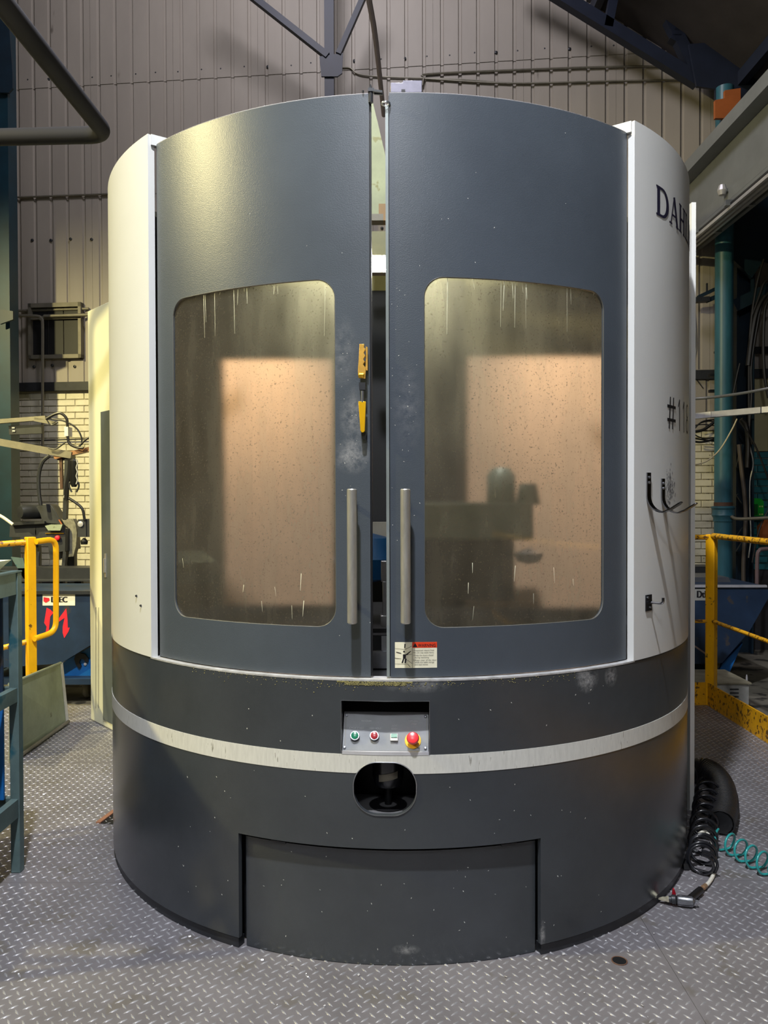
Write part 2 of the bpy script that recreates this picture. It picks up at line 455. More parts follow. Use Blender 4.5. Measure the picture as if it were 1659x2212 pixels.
# cladding sheets: five ribs each, three tiers
_, Z_LAP = WS(300, 172); _, Z_BOT = WS(110, 829); _, Z_CON = WS(110, 424)
def clad_mesh(h, ribw=0.034):
    v = []; f = []
    prof = [(0.0, 0.022)]
    for k in range(5):
        c = 0.2 * k + 0.1
        prof += [(c - ribw / 2 - 0.004, 0.022), (c - ribw / 2 + 0.003, 0.004), (c + ribw / 2 - 0.003, 0.004), (c + ribw / 2 + 0.004, 0.022)]
    prof.append((0.998, 0.022))
    for x, d in prof:
        v += [(x, -d, 0), (x, -d, h)]
    for i in range(len(prof) - 1):
        f.append((2 * i, 2 * i + 2, 2 * i + 3, 2 * i + 1))
    me = bpy.data.meshes.new('cladding_sheet'); me.from_pydata(v, [], f); me.update()
    me.materials.append(m_clad); return me
s_ref, _ = WS(203, 300)
tiers = [(Z_BOT, Z_CON, 0.000), (Z_CON - 0.03, Z_LAP, 0.008), (Z_LAP - 0.05, 11.9, 0.016)]
for ti, (za, zb, dd) in enumerate(tiers):
    me = clad_mesh(zb - za)
    for k in range(-3, 9):
        s = s_ref + k - 0.02
        if s > 5.6: continue
        o = bpy.data.objects.new('cladding_sheet', me); sc.collection.objects.link(o)
        o.location = WP(s, dd, za); o.rotation_euler = (0, 0, WA); o.parent = wall
# roofing screws and purlin bolts (too small to pick apart)
sb = MB()
for zz in (WS(300, 163)[1], WS(120, 520)[1], WS(120, 792)[1], WS(120, 158)[1] + 1.6):
    for k in range(-16, 30):
        s = s_ref + 0.26 * k + rnd.uniform(-.03, .03)
        sb.lathe([(0.018, 0.02), (0.018, 0.034), (0.006, 0.040)], WP(s, 0.0, zz + rnd.uniform(-.012, .012)), WN, n=6)
o = sb.build('cladding_screws', m_dark, wall); o['kind'] = 'stuff'
# flashing under the cladding and horizontal conduits on it
fb = MB(); wbox(fb, -6, 6, 0.0, 0.06, Z_BOT - 0.09, Z_BOT + 0.01)
tag(fb.build('trim_2', m_dark), kind='structure')

# bricks: one object each
def brick_mesh(nm, L, H, mat):
    mb = MB(); b = 0.006
    mb.add([(0, 0, 0), (L, 0, 0), (L, 0, H), (0, 0, H), (b, -0.022, b), (L - b, -0.022, b), (L - b, -0.022, H - b), (b, -0.022, H - b)],
           [(4, 5, 6, 7), (0, 1, 5, 4), (1, 2, 6, 5), (2, 3, 7, 6), (3, 0, 4, 7)])
    me = bpy.data.meshes.new(nm); me.from_pydata(mb.v, [], mb.f); me.update(); me.materials.append(mat); return me
BL, BH = 0.225, 0.076
bm_w = brick_mesh('brick', BL - 0.003, BH - 0.003, m_brick); bm_t = brick_mesh('brick', BL - 0.003, BH - 0.003, m_tealbrick)
def bricks(sa, sb_, za, zb, me):
    k = 0; z = za
    while z + BH <= zb + 0.02:
        s = sa - (BL / 2 if k % 2 else 0)
        while s < sb_:
            o = bpy.data.objects.new('brick', me); sc.collection.objects.link(o)
            o.location = WP(s, -0.022 + rnd.uniform(0, .004), z); o.rotation_euler = (0, 0, WA); o.parent = wall
            s += BL
        z += BH; k += 1
bricks(WS(-12, 900)[0], WS(192, 900)[0], 0.665, Z_BOT - 0.09, bm_w)
Z_TEAL = WS(1630, 975)[1]
bricks(WS(1493, 1000)[0], WS(1543, 1000)[0], 0.665, WS(1520, 930)[1], bm_w)
bricks(WS(1590, 1000)[0], WS(1668, 1000)[0], 0.665, Z_TEAL, bm_t)
# cladding stops short of the bottom on the right: long sheets down to the bricks
sh = MB(); s0 = WS(1490, 900)[0]; s1 = WS(1545, 900)[0]
me = clad_mesh(Z_BOT + 0.02 - WS(1520, 930)[1])
o = bpy.data.objects.new('cladding_sheet', me); sc.collection.objects.link(o); o.location = WP(s0 - 0.72, 0.004, WS(1520, 930)[1]); o.rotation_euler = (0, 0, WA); o.parent = wall
me2 = clad_mesh(Z_BOT + 0.02 - Z_TEAL); me2.materials.clear(); me2.materials.append(m_cladR)
o = bpy.data.objects.new('cladding_sheet', me2); sc.collection.objects.link(o); o.location = WP(s0 + 0.3, 0.006, Z_TEAL); o.rotation_euler = (0, 0, WA); o.parent = wall

# louvred window in the cladding, left
wa = WS(69, 658)[0]; wb_ = WS(182, 658)[0]; wz1 = WS(125, 658)[1]; wz0 = WS(125, 777)[1]
win = MB()
for a, b, c, d in ((wa, wb_, wz1 - .05, wz1), (wa, wb_, wz0, wz0 + .045), (wa, wa + .035, wz0, wz1), (wb_ - .035, wb_, wz0, wz1), (wa, wb_, wz1 - .19, wz1 - .15)):
    wbox(win, a, b, 0.0, 0.09, c, d)
wo = win.build('window_1', m_conduit); tag(wo, kind='structure')
for k in range(3):
    q = MB(); x0 = wa + .035 + k * (wb_ - wa - .07) / 3; x1 = x0 + (wb_ - wa - .07) / 3 - .012
    wbox(q, x0, x1, 0.03, 0.045, wz0 + .045, wz1 - .05); o = q.build('pane', m_black, wo)

# ------------------------------------------------------------------ platform of chequer plate
plat = thing('platform', 'raised steel chequer-plate platform under the rotary machining enclosure', 'platform', (0, 0, ZG))
PX0, PX1, PY0, PY1 = -2.85, 2.30, -1.6, 5.46
MB().box((PX0, PY0, ZG + 0.001), (PX1, PY1, -0.012)).build('platform_frame', m_dark, plat)
ysplit = [PY0, 1.2, 2.906, 4.25, PY1]; xs = [PX0, 0.875, PX1]
for i in range(2):
    for j in range(4):
        a, b, c, d = xs[i], xs[i + 1], ysplit[j], ysplit[j + 1]
        MB().box((a + .0006, c + .0006, -0.0118), (b - .0006, d - .0006, 0.0)).build('floor_plate', m_floorp, plat)
# raised tread lugs, many thousands
tw = math.radians(-3.4); ca, sa_ = math.cos(tw), math.sin(tw); pit = 0.0415
lv = np.array([(-.0155, 0, 0), (0, -.0040, 0), (.0155, 0, 0), (0, .0040, 0), (-.0095, 0, .0021), (.0095, 0, .0021), (0, -.0016, .0026), (0, .0016, .0026)])
lf = [(0, 1, 6, 4), (1, 2, 5, 6), (2, 3, 7, 5), (3, 0, 4, 7), (4, 6, 5, 7)]
cs, ors = [], []
hole_c = FL(1338, 2076)
for ii in range(-95, 95):
    for jj in range(-10, 175):
        for t in (0, 1):
            gx = (ii + .5 * t) * pit; gy = (jj + .5 * t) * pit
            x = gx * ca - gy * sa_; y = 1.0 + gx * sa_ + gy * ca
            if not (PX0 + .02 < x < PX1 - .02 and 1.3 < y < PY1 - .02): continue
            if math.hypot(x - AX, y - AY) < 1.22: continue
            if abs(x) > 0.52 * y + .15: continue
            if min(abs(x - q) for q in xs) < .011 or min(abs(y - q) for q in ysplit) < .011: continue
            if math.hypot(x - hole_c.x, y - hole_c.y) < .04: continue
            cs.append((x, y)); ors.append(tw + (R(43) if t == 0 else R(-47)))
cs = np.array(cs); ors = np.array(ors); n = len(cs)
c_, s_ = np.cos(ors)[:, None], np.sin(ors)[:, None]
V = np.empty((n, 8, 3)); V[:, :, 0] = cs[:, :1] + c_ * lv[:, 0] - s_ * lv[:, 1]
V[:, :, 1] = cs[:, 1:] + s_ * lv[:, 0] + c_ * lv[:, 1]; V[:, :, 2] = lv[:, 2]
F = (np.array(lf)[None] + (np.arange(n) * 8)[:, None, None]).reshape(-1, 4)
me = bpy.data.meshes.new('tread_lugs'); me.vertices.add(n * 8); me.vertices.foreach_set('co', V.reshape(-1))
me.loops.add(F.size); me.loops.foreach_set('vertex_index', F.reshape(-1).astype(np.int32))
me.polygons.add(len(F)); me.polygons.foreach_set('loop_start', np.arange(len(F), dtype=np.int32) * 4)
me.update(calc_edges=True); me.materials.append(m_lug)
o = bpy.data.objects.new('tread_lugs', me); sc.collection.objects.link(o); o.parent = plat; o.matrix_parent_inverse = plat.matrix_world.inverted(); o['kind'] = 'stuff'
print('lugs', n)
# finger hole in the plate and the torn triangular opening
MB().lathe([(.020, .0005), (.024, .0012)], (hole_c.x, hole_c.y, 0), n=20).build('finger_hole', m_black, plat)
MB().tube([hole_c + Vector((.023 * math.cos(a), .023 * math.sin(a), .001)) for a in np.linspace(0, 2 * math.pi, 20, endpoint=False)], .002, n=6, closed=True).build('hole_rim', M('dark_rust', (84, 58, 44), .7), plat)
tA, tB, tC = FL(212, 1779), FL(262, 1782), FL(262, 1742)
MB().prism([tA + Vector((0, 0, .0003)), tB + Vector((0, 0, .0003)), tC + Vector((0, 0, .0003))], (0, 0, .0012)).build('plate_opening', m_black, plat)
MB().bar(tA + Vector((0, 0, .004)), tC + Vector((0, 0, .004)), .022, .006).build('opening_edge', M('dull_rust', (128, 88, 66), .7), plat)
# swarf
ch = MB()
for k in range(190):
    if k < 60:
        a = R(rnd.uniform(-75, 75)); rr = 1.27 + abs(rnd.gauss(0, .05)); x, y = AX + rr * math.sin(a), AY - rr * math.cos(a)
    elif k < 110: x, y = rnd.uniform(1.6, 2.2), rnd.uniform(3.6, 5.3)
    elif k < 150: x, y = rnd.uniform(-1.9, -1.0), rnd.uniform(2.3, 4.6)
    else: x, y = rnd.uniform(-.9, 1.2), rnd.uniform(1.9, 2.3)
    if math.hypot(x - AX, y - AY) < 1.262: continue
    s = rnd.uniform(.0015, .0042); a = rnd.uniform(0, 3.1)
    ch.obox((x, y, .003 + s * .3), (s * math.cos(a), s * math.sin(a), 0), (-s * .5 * math.sin(a), s * .5 * math.cos(a), s * .3), (0, -s * .1, s * .35))
o = ch.build('swarf', M('bright_swarf', (240, 240, 240), 0.25, 0.5), None, smooth=None)
tag(o, 'small bright metal chips scattered over the chequer-plate platform', 'swarf', kind='stuff')

# ================================================================== the rotary machining enclosure
TC = R(-2.95)
RB, RD = 1.25, 1.228
mach = thing('machining_center', 'large charcoal and off-white round-fronted machine tool enclosure with two curved sliding doors', 'machine', (AX, AY, 0))
ZL = 0.888
# --- skirt with kick opening, round opening and control recess
hk = (R(-25.05), R(19.87), lambda t: 0.036, lambda t: 0.3725)
hc, exc = rrect_hole(R(-7.28), R(1.54), 0.4745, 0.637, 0.074, RB)
hp = (R(-8.96), R(3.37), lambda t: 0.660, lambda t: 0.8225)
sk = sheet(arcpath(RB, R(-118), R(112), exc + [hk[0], hk[1], hp[0], hp[1]]), 0.018, 0.036, ZL - .004, (hk, hc, hp))
skirt = sk.build('skirt', m_skirt, mach)
ho = (hc[0], hc[1], lambda t: 0.602, lambda t: max(0.602, hc[3](t)))
st = sheet(arcpath(RB + 0.0012, R(-118), R(112), exc), 0.0025, 0.602, 0.659, (ho,)).build('stripe', m_stripe, mach)
st['label'] = 'grubby white band round the skirt'
rim = MB(); pts = []
for k in range(0, 60):
    a = 2 * math.pi * k / 60
    t = (hc[0] + hc[1]) / 2 + (hc[1] - hc[0]) / 2 * math.cos(a) * 0.999
    tc = min(max(t, hc[0]), hc[1]); z = hc[3](tc) if math.sin(a) >= 0 else hc[2](tc)
    pts.append(CP(tc, z, RB + .001))
rim.tube(pts, 0.0015, n=5, closed=True); rim.build('opening_rim', m_steel, mach)
for a_, b_ in ((R(-118), R(-25.3)), (R(20.1), R(112))): sheet(arcpath(RB - .006, a_, b_), 0.03, 0.0, 0.031).build('plinth', m_dark, mach)
sheet(arcpath(1.19, R(-27), R(22)), 0.004, 0.003, 0.39).build('kick_cavity', m_black, mach)
kick = sheet(arcpath(1.224, R(-24.55), R(19.65)), 0.004, 0.002, 0.356).build('kick_panel', m_skirt, mach)
kick['label'] = 'recessed dark kick panel low at the front'
for tt in (R(-20), R(14)):
    sheet(arcpath(1.236, tt, tt + R(2.4)), 0.008, 0.357, 0.3635).build('kick_panel_clip', m_dark, mach)
sheet(arcpath(RB + .0008, R(-44.6), R(38.75)), 0.05, ZL - .005, ZL).build('ledge', M('rubbed_ledge', (190, 190, 190), .4, .3, .3, 30), mach)
sheet(arcpath(RB, R(-118), R(-44.6)), 0.05, ZL - .005, ZL - .001).build('ledge', m_dark, mach)
sheet(arcpath(RB, R(38.75), R(112)), 0.05, ZL - .005, ZL - .001).build('ledge', m_dark, mach)
g = MB(); Z_ = Vector((0, 0, 1))
for k in range(1300):
    s = rnd.random(); th = R(-9.5 + 10.5 * s); dep = (0.012 if 0.1 < s < .92 else .004) * rnd.random()
    if rnd.random() < .18: th = R(rnd.uniform(-34, 26)); dep = abs(rnd.gauss(0, .012))
    c = CP(th, ZL - .006 - dep, RB + .0005); q = rnd.uniform(.0005, .0020)
    T = Vector((math.cos(th), math.sin(th), 0)); Nn = Vector((math.sin(th), -math.cos(th), 0))
    nb = 6; ring_ = [c + T * q * rnd.uniform(.6, 1.5) * math.cos(6.283 * j / nb) + Z_ * q * rnd.uniform(.6, 1.3) * math.sin(6.283 * j / nb) for j in range(nb)]
    g.add([tuple(v) for v in ring_] + [tuple(c + Nn * q * .6)], [(j, (j + 1) % nb, nb) for j in range(nb)])
o = g.build('grime', m_grime, mach, smooth=None); o['kind'] = 'stuff'

# --- dark chips of chipped paint and pale specks on skirt and doors
sp = MB()
def speck(r, th, z, a, b):
    T = Vector((math.cos(th), math.sin(th), 0)); Nn = Vector((math.sin(th), -math.cos(th), 0)); p = CP(th, z, r + .0004)
    an = rnd.uniform(0, 3.14); u = T * math.cos(an) + Vector((0, 0, math.sin(an))); v = -T * math.sin(an) + Vector((0, 0, math.cos(an)))
    sp.add([p + u * a, p + v * b, p - u * a, p - v * b], [(0, 1, 2, 3)])
for k in range(70):
    th = R(rnd.uniform(-38, 34)); z = rnd.uniform(.08, .86)
    if R(-25.5) < th < R(20.4) and z < .40: continue
    if .59 < z < .67 or (R(-9.5) < th < R(4) and .46 < z < .83): continue
    speck(RB, th, z, rnd.uniform(.001, .004), rnd.uniform(.0007, .002))
for k in range(28): speck(1.224, R(rnd.uniform(-24, 19)), rnd.uniform(.04, .35), rnd.uniform(.001, .004), rnd.uniform(.0006, .0015))
for k in range(60):
    side = rnd.random() < .5; th = R(rnd.uniform(-9.4, -4.95)) if side else R(rnd.uniform(-1.9, 2.4))
    z = rnd.triangular(1.0, 2.3, 1.62); speck(RD, th, z, rnd.uniform(.0008, .003), rnd.uniform(.0005, .0014))
for k in range(14): speck(RD, R(rnd.uniform(-36, 30)), rnd.uniform(2.13, 2.6), rnd.uniform(.001, .003), rnd.uniform(.0006, .0014))
o = sp.build('paint_chips', M('chipped_paint', (205, 205, 198), .5), mach, smooth=None); o['kind'] = 'stuff'

# --- white side cladding
ZT = 2.696
wl = sheet(arcpath(RB + .002, R(-118), R(-44.64)), 0.004, ZL, ZT).build('side_panel', m_white, mach)
wl['label'] = 'off-white curved side panel left of the doors, glowing yellowish'
wr = sheet(arcpath(RB + .002, R(38.75), R(112)), 0.004, ZL, ZT).build('side_panel', m_white, mach)
wr['label'] = 'off-white curved side panel right of the doors with hooks and lettering'
for t0, t1 in ((-44.64, -44.2), (38.35, 38.75)):
    sheet(arcpath(RB + .002, R(t0), R(t1), step=R(.2)), 0.025, ZL, ZT).build('side_panel_return', m_white, mach)
for t, sx in ((R(-44.4), 1), (R(38.5), -1)):
    p = CP(t, ZT - .018, RB - .010); q = p + Vector((sx * .30, .20, 0))
    MB().bar(p, q, .022, .036).build('top_rail', m_white, mach)
for t in (R(-44.9), R(39.0)):
    mbk = sheet(arcpath(RD - .035, t - R(1.5), t + R(1.5)), .004, ZL, ZT - .04); mbk.build('gap_shade_strip', m_black, mach)  # black strips put in for the shadow in the door gaps

# --- sliding doors
DZ0, DZ1 = 0.8915, 2.662
def doorpath(t0, t1, extra, outer):
    """arc with a rolled outer edge"""
    path = arcpath(RD, t0, t1, extra); rr = .022
    s = -1 if outer == 'L' else 1
    tE = t0 if outer == 'L' else t1
    T = Vector((math.cos(tE), math.sin(tE))) * s; Nn = Vector((math.sin(tE), -math.cos(tE)))
    E = Vector((AX + RD * math.sin(tE), AY - RD * math.cos(tE)))
    C = E - Nn * rr; ex = []
    for k in range(1, 8):
        a = k / 7 * math.pi / 2
        nn = Nn * math.cos(a) + T * math.sin(a); p = C + nn * rr
        ex.append(((p.x, p.y), (nn.x, nn.y), tE + s * .0006 * k))
    p = C + T * rr - Nn * .02; ex.append(((p.x, p.y), (T.x, T.y), tE + s * .006))
    return ex[::-1] + path if outer == 'L' else path + ex

def pane_mat():
    m = bpy.data.materials.new('hazy_polycarbonate'); m.use_nodes = True
    nt = m.node_tree; N = nt.nodes; L = nt.links; N.clear()
    out = N.new('ShaderNodeOutputMaterial')
    rf_ = N.new('ShaderNodeBsdfRefraction'); rf_.inputs['IOR'].default_value = 1.2; rf_.inputs['Roughness'].default_value = 0.27
    rf_.inputs['Color'].default_value = (.66, .62, .54, 1)
    tp = N.new('ShaderNodeBsdfTransparent'); tp.inputs[0].default_value = (.66, .62, .54, 1)
    tl = N.new('ShaderNodeBsdfTranslucent'); tl.inputs[0].default_value = (.86, .82, .58, 1)
    df = N.new('ShaderNodeBsdfDiffuse'); df.inputs[0].default_value = (.25, .24, .20, 1)
    gl = N.new('ShaderNodeBsdfGlossy'); gl.inputs['Roughness'].default_value = 0.05; gl.inputs[0].default_value = (.9, .9, .85, 1)
    geo = N.new('ShaderNodeNewGeometry'); mp = N.new('ShaderNodeMapping'); mp.inputs['Scale'].default_value = (1, 1, .25)
    nz = N.new('ShaderNodeTexNoise'); nz.inputs['Scale'].default_value = 14; nz.inputs['Detail'].default_value = 10
    nz2 = N.new('ShaderNodeTexNoise'); nz2.inputs['Scale'].default_value = 180; nz2.inputs['Detail'].default_value = 3
    L.new(geo.outputs['Position'], mp.inputs[0]); L.new(mp.outputs[0], nz.inputs['Vector']); L.new(geo.outputs['Position'], nz2.inputs['Vector'])
    m0 = N.new('ShaderNodeMixShader'); m0.inputs[0].default_value = .04; L.new(rf_.outputs[0], m0.inputs[1]); L.new(tp.outputs[0], m0.inputs[2])
    md = N.new('ShaderNodeMixShader'); md.inputs[0].default_value = .3; L.new(tl.outputs[0], md.inputs[1]); L.new(df.outputs[0], md.inputs[2])
    m1 = N.new('ShaderNodeMixShader')
    mr = N.new('ShaderNodeMapRange'); mr.inputs[1].default_value = .3; mr.inputs[2].default_value = .7; mr.inputs[3].default_value = .17; mr.inputs[4].default_value = .33
    L.new(nz.outputs['Fac'], mr.inputs[0]); L.new(mr.outputs[0], m1.inputs[0])
    L.new(m0.outputs[0], m1.inputs[1]); L.new(md.outputs[0], m1.inputs[2])
    lw = N.new('ShaderNodeFresnel'); lw.inputs[0].default_value = 1.5
    m2 = N.new('ShaderNodeMixShader'); L.new(lw.outputs[0], m2.inputs[0]); L.new(m1.outputs[0], m2.inputs[1]); L.new(gl.outputs[0], m2.inputs[2])
    # oily pin-prick specks
    cr_ = N.new('ShaderNodeValToRGB'); cr_.color_ramp.elements[0].position = .62; cr_.color_ramp.elements[1].position = .66
    L.new(nz2.outputs['Fac'], cr_.inputs[0])
    dk = N.new('ShaderNodeBsdfDiffuse'); dk.inputs[0].default_value = (.09, .07, .05, 1)
    mm = N.new('ShaderNodeMath'); mm.operation = 'MULTIPLY'; mm.inputs[1].default_value = .55; L.new(cr_.outputs[0], mm.inputs[0])
    m3 = N.new('ShaderNodeMixShader'); L.new(mm.outputs[0], m3.inputs[0]); L.new(m2.outputs[0], m3.inputs[1]); L.new(dk.outputs[0], m3.inputs[2])
    L.new(m3.outputs[0], out.inputs[0]); return m
m_pane = pane_mat()

def make_door(t0, t1, wa_, wb_, outer, label):
    hole, ex = rrect_hole(wa_, wb_, 1.0405, 2.1095, .060, RD)
    d = sheet(doorpath(t0, t1, ex, outer), .012, DZ0, DZ1, (hole,)).build('door', m_grey, mach)
    d['label'] = label
    pn = MB(); ts = sorted(set([wa_ - .004 + (wb_ - wa_ + .008) * i / 36 for i in range(37)]))
    for t in ts:
        pn.v.append(tuple(CP(t, 1.030, RD - .008))); pn.v.append(tuple(CP(t, 2.12, RD - .008)))
    for i in range(len(ts) - 1): pn.f.append((2 * i, 2 * i + 2, 2 * i + 3, 2 * i + 1))
    p = pn.build('window_pane', m_pane, d, smooth=1.0); p['label'] = 'hazy brownish scratched window pane'
    rim = []
    rt = .060 / RD
    for (tc, zc, a0) in ((wb_ - rt, 2.1095 - .06, 0), (wa_ + rt, 2.1095 - .06, 90), (wa_ + rt, 1.0405 + .06, 180), (wb_ - rt, 1.0405 + .06, 270)):
        for k in range(9):
            a = R(a0 + 90 * k / 8); rim.append((tc + rt * math.cos(a), zc + .06 * math.sin(a)))
    full = []
    for i in range(len(rim)):
        a, b = rim[i], rim[(i + 1) % len(rim)]; ns = max(1, int(abs(b[0] - a[0]) / R(1.5)))
        for k in range(ns): full.append(CP(a[0] + (b[0] - a[0]) * k / ns, a[1] + (b[1] - a[1]) * k / ns, RD - .002))
    MB().tube(full, .0022, n=6, closed=True).build('window_seal', M('window_seal', (90, 90, 84), .4), d)
    return d
m_rimw = M('door_edge_highlight', (215, 215, 220), .35, .3)  # pale colour stands in for lamp light caught on the door tops
dl = make_door(R(-43.2), R(-4.88), R(-39.25), R(-9.87), 'L', 'left curved charcoal sliding door')
dr_ = make_door(R(-2.05), R(37.7), R(2.82), R(32.5), 'R', 'right curved charcoal sliding door carrying the warning label')
for d, a, b in ((dl, -43.0, -4.9), (dr_, -2.0, 37.5)):
    MB().tube([CP(R(a + (b - a) * k / 60), DZ1, RD - .001) for k in range(61)], .0016, n=5).build('top_edge_highlight', m_rimw, d)
# scratches on the panes
for d, a, b, cnt in ((dl, -38, -11, 20), (dr_, 4, 31, 20)):
    s = MB()
    for k in range(cnt):
        t = R(rnd.uniform(a, b)); top = rnd.random() < .62
        z1 = 2.106 if top else rnd.uniform(1.1, 1.25) ; L_ = rnd.choice([.01, .03, .05, .09, .14, .17]) if top else rnd.uniform(.02, .06)
        q = CP(t, z1, RD - .006); q2 = CP(t + rnd.uniform(-.004, .004), z1 - L_, RD - .006); wv = Vector((math.cos(t), math.sin(t), 0)) * rnd.uniform(.0004, .0011)
        s.add([q - wv, q + wv, q2 + wv * .3, q2 - wv * .3], [(0, 3, 2, 1)])
    o = s.build('scratches', M('bright_scratch', (250, 248, 215), .5), d, smooth=None); o['kind'] = 'stuff'
# meeting-edge strip on the right door, with lifting ring
def vstrip(x0, x1, r, z0, z1, name, mat, par, th=.012):
    ta, tb = CYL(x0, 900, r)[0], CYL(x1, 900, r)[0]
    return sheet(arcpath(r, ta, tb, step=R(.2)), th, z0, z1).build(name, mat, par)
vstrip(834, 840.5, RD + .004, 0.893, 2.62, 'edge_strip', M('grey_green_edge_strip', (128, 136, 136), .35, .2), dr_)
vstrip(840.5, 842.5, RD - .004, 0.893, 2.655, 'edge_seal', m_black, dr_)
vstrip(799.5, 803.5, RD - .006, 0.893, 2.655, 'edge_seal', m_black, dl)
tr_, zr = CYL(833, 223, RD + .01)
MB().tube([CP(tr_, 2.628, RD + .004) + Vector((.012 * math.cos(a), -.012 * math.sin(a), 0)) for a in np.linspace(0, 2 * math.pi, 18, endpoint=False)], .003, n=6, closed=True).build('lifting_ring', m_steel, dr_)
# pull handles
for x, d in ((760.5, dl), (876, dr_)):
    t, _ = CYL(x, 1200, RD + .055)
    zt, zb_ = P(x, 1056, CP(t, 0, RD + .055).y).z, P(x, 1347, CP(t, 0, RD + .055).y).z
    h = MB().lathe([(.0125, 0), (.0150, .003), (.0150, zt - zb_ - .003), (.0125, zt - zb_)], CP(t, zb_, RD + .055), n=20).build('handle', m_brush, d)
    h['label'] = 'round brushed metal pull handle'
    for z in (zb_ + .05, zt - .05):
        MB().lathe([(.008, 0), (.008, .047)], CP(t, z, RD), Vector((math.sin(t), -math.cos(t), 0)), n=12).build('handle_post', m_dark, h)

# gold toggle clamp near the edge of the left door
t, _ = CYL(785, 840, RD + .03); Nn = Vector((math.sin(t), -math.cos(t), 0)); T = Vector((math.cos(t), math.sin(t), 0)); Z = Vector((0, 0, 1))
def q(px, py, o=.03):
    tt, zz = CYL(px, py, RD + o); return CP(tt, zz, RD + o)
cl = MB().prism([q(776.5, 743), q(787, 743), q(786, 750), q(789.5, 754), q(785.5, 762), q(789, 768), q(784.5, 776), q(788, 781), q(784, 787), q(788, 792), q(790, 797), q(789, 818), q(774, 816), q(773, 800), q(775, 775)], -Nn * .010).build('clamp', m_gold, dl, bevel=.0008)
cl['label'] = 'dirty gold toggle clamp screwed near the door edge'
MB().prism([q(790, 748, .018), q(794, 750, .018), q(794, 800, .018), q(789, 800, .018)], -Nn * .010).build('clamp_back', m_gold, cl)
MB().lathe([(.006, 0), (.0085, .003), (.0085, .016), (.006, .019)], q(781, 811, .026) - T * .0095, T, n=14).build('clamp_barrel', m_brass, cl)
MB().prism([q(775, 826), q(789, 826), q(789, 842), q(776, 842)], -Nn * .012).build('clamp_joint', m_dark, cl)
MB().lathe([(.0045, 0), (.0045, .034)], q(783, 869, .026), Z, n=12).build('clamp_link', m_steel, cl)
MB().prism([q(774, 867), q(790, 867), q(788, 931), q(785, 934), q(781, 934), q(778.5, 930)], -Nn * .012).build('clamp_lever', M('yellow_gold_lever', (228, 176, 22), .3, .3), cl, bevel=.001)
MB().prism([q(780, 934, .015), q(792, 934, .015), q(790, 949, .015), q(783, 949, .015)], -Nn * .012).build('clamp_foot', m_dark, cl)

# warning label
lt0, lz1 = CYL(853, 1387, RD); lt1, lz0 = CYL(944, 1442, RD)
W_ = (lt1 - lt0) * RD; H_ = lz1 - lz0
def lab(mb, poly, off):
    """polygon in label fractions (0..1, 0..1 up) laid on the door"""
    mb.add([CP(lt0 + (lt1 - lt0) * u, lz0 + H_ * v, RD + off) for u, v in poly], [tuple(range(len(poly)))])
def labtext(mb, body, u, v, hfrac, wfrac, off=.0016):
    vs, fs = textmesh(body, 1.0); xm = max(p[0] for p in vs); ym = max(p[1] for p in vs)
    mb.add([CP(lt0 + (lt1 - lt0) * (u + wfrac * p[0] / xm), lz0 + H_ * (v + hfrac * p[1] / ym), RD + off) for p in vs], fs)
lp = MB()
for i in range(6): lab(lp, [(i / 6, 0), ((i + 1) / 6, 0), ((i + 1) / 6, 1), (i / 6, 1)], .0008)
lo = lp.build('warning_label', m_label, dr_, smooth=None); lo['label'] = 'cracked cream and orange-red warning sticker'
lr = MB()
for i in range(4): lab(lr, [(.41 + .59 * i / 4, .78), (.41 + .59 * (i + 1) / 4, .78), (.41 + .59 * (i + 1) / 4, 1.0), (.41 + .59 * i / 4, 1.0)], .0012)
lr.build('label_header', m_orred, lo, smooth=None)
li = MB()
lab(li, [(.425, .81), (.535, .81), (.48, .965)], .0015)
labtext(li, 'WARNING', .545, .815, .115, .42); labtext(li, 'WARNING', .547, .816, .115, .42, .00165)
# figure caught between jaws
lab(li, [(.19, .36), (.255, .36), (.265, .53), (.19, .53)], .0015)
lab(li, [(.215 + .022 * math.cos(a), .635 + .036 * math.sin(a)) for a in np.linspace(0, 6.1, 10)], .0015)
for poly in ([(.03, .60), (.15, .555), (.15, .58), (.03, .63)], [(.25, .52), (.37, .66), (.385, .645), (.28, .49)], [(.19, .36), (.22, .36), (.19, .19), (.155, .20)], [(.24, .36), (.28, .36), (.26, .19), (.225, .19)],
             [(.22, .77), (.245, .77), (.255, .93), (.225, .93)], [(0, .75), (.25, .715), (.25, .725), (0, .76)], [(.25, .715), (.4, .84), (.4, .85), (.24, .725)], [(0, .155), (.3, .14), (.3, .15), (0, .165)], [(.3, .14), (.36, .03), (.37, .035), (.31, .15)],
             [(.405, .0), (.413, .0), (.413, .78), (.405, .78)], [(0, .37), (.15, .355), (.15, .365), (0, .39)], [(.29, .30), (.40, .17), (.405, .18), (.295, .31)], [(.40, .53), (.29, .50), (.29, .51), (.40, .54)]):
    lab(li, poly, .0015)
for k, s in enumerate(['Unexpected objects from', 'the unit may cause injury.', '1.Keep the doors closed', '   during machining.', '2.Keep clear of the door', '   while the table swings', '   and tool moves.']):
    labtext(li, s, .43, .655 - .085 * k - (.02 if k > 1 else 0) - (.02 if k > 3 else 0), .055, (.50, .50, .48, .38, .56, .50, .36)[k])
li.build('label_print', m_ink, lo, smooth=None)

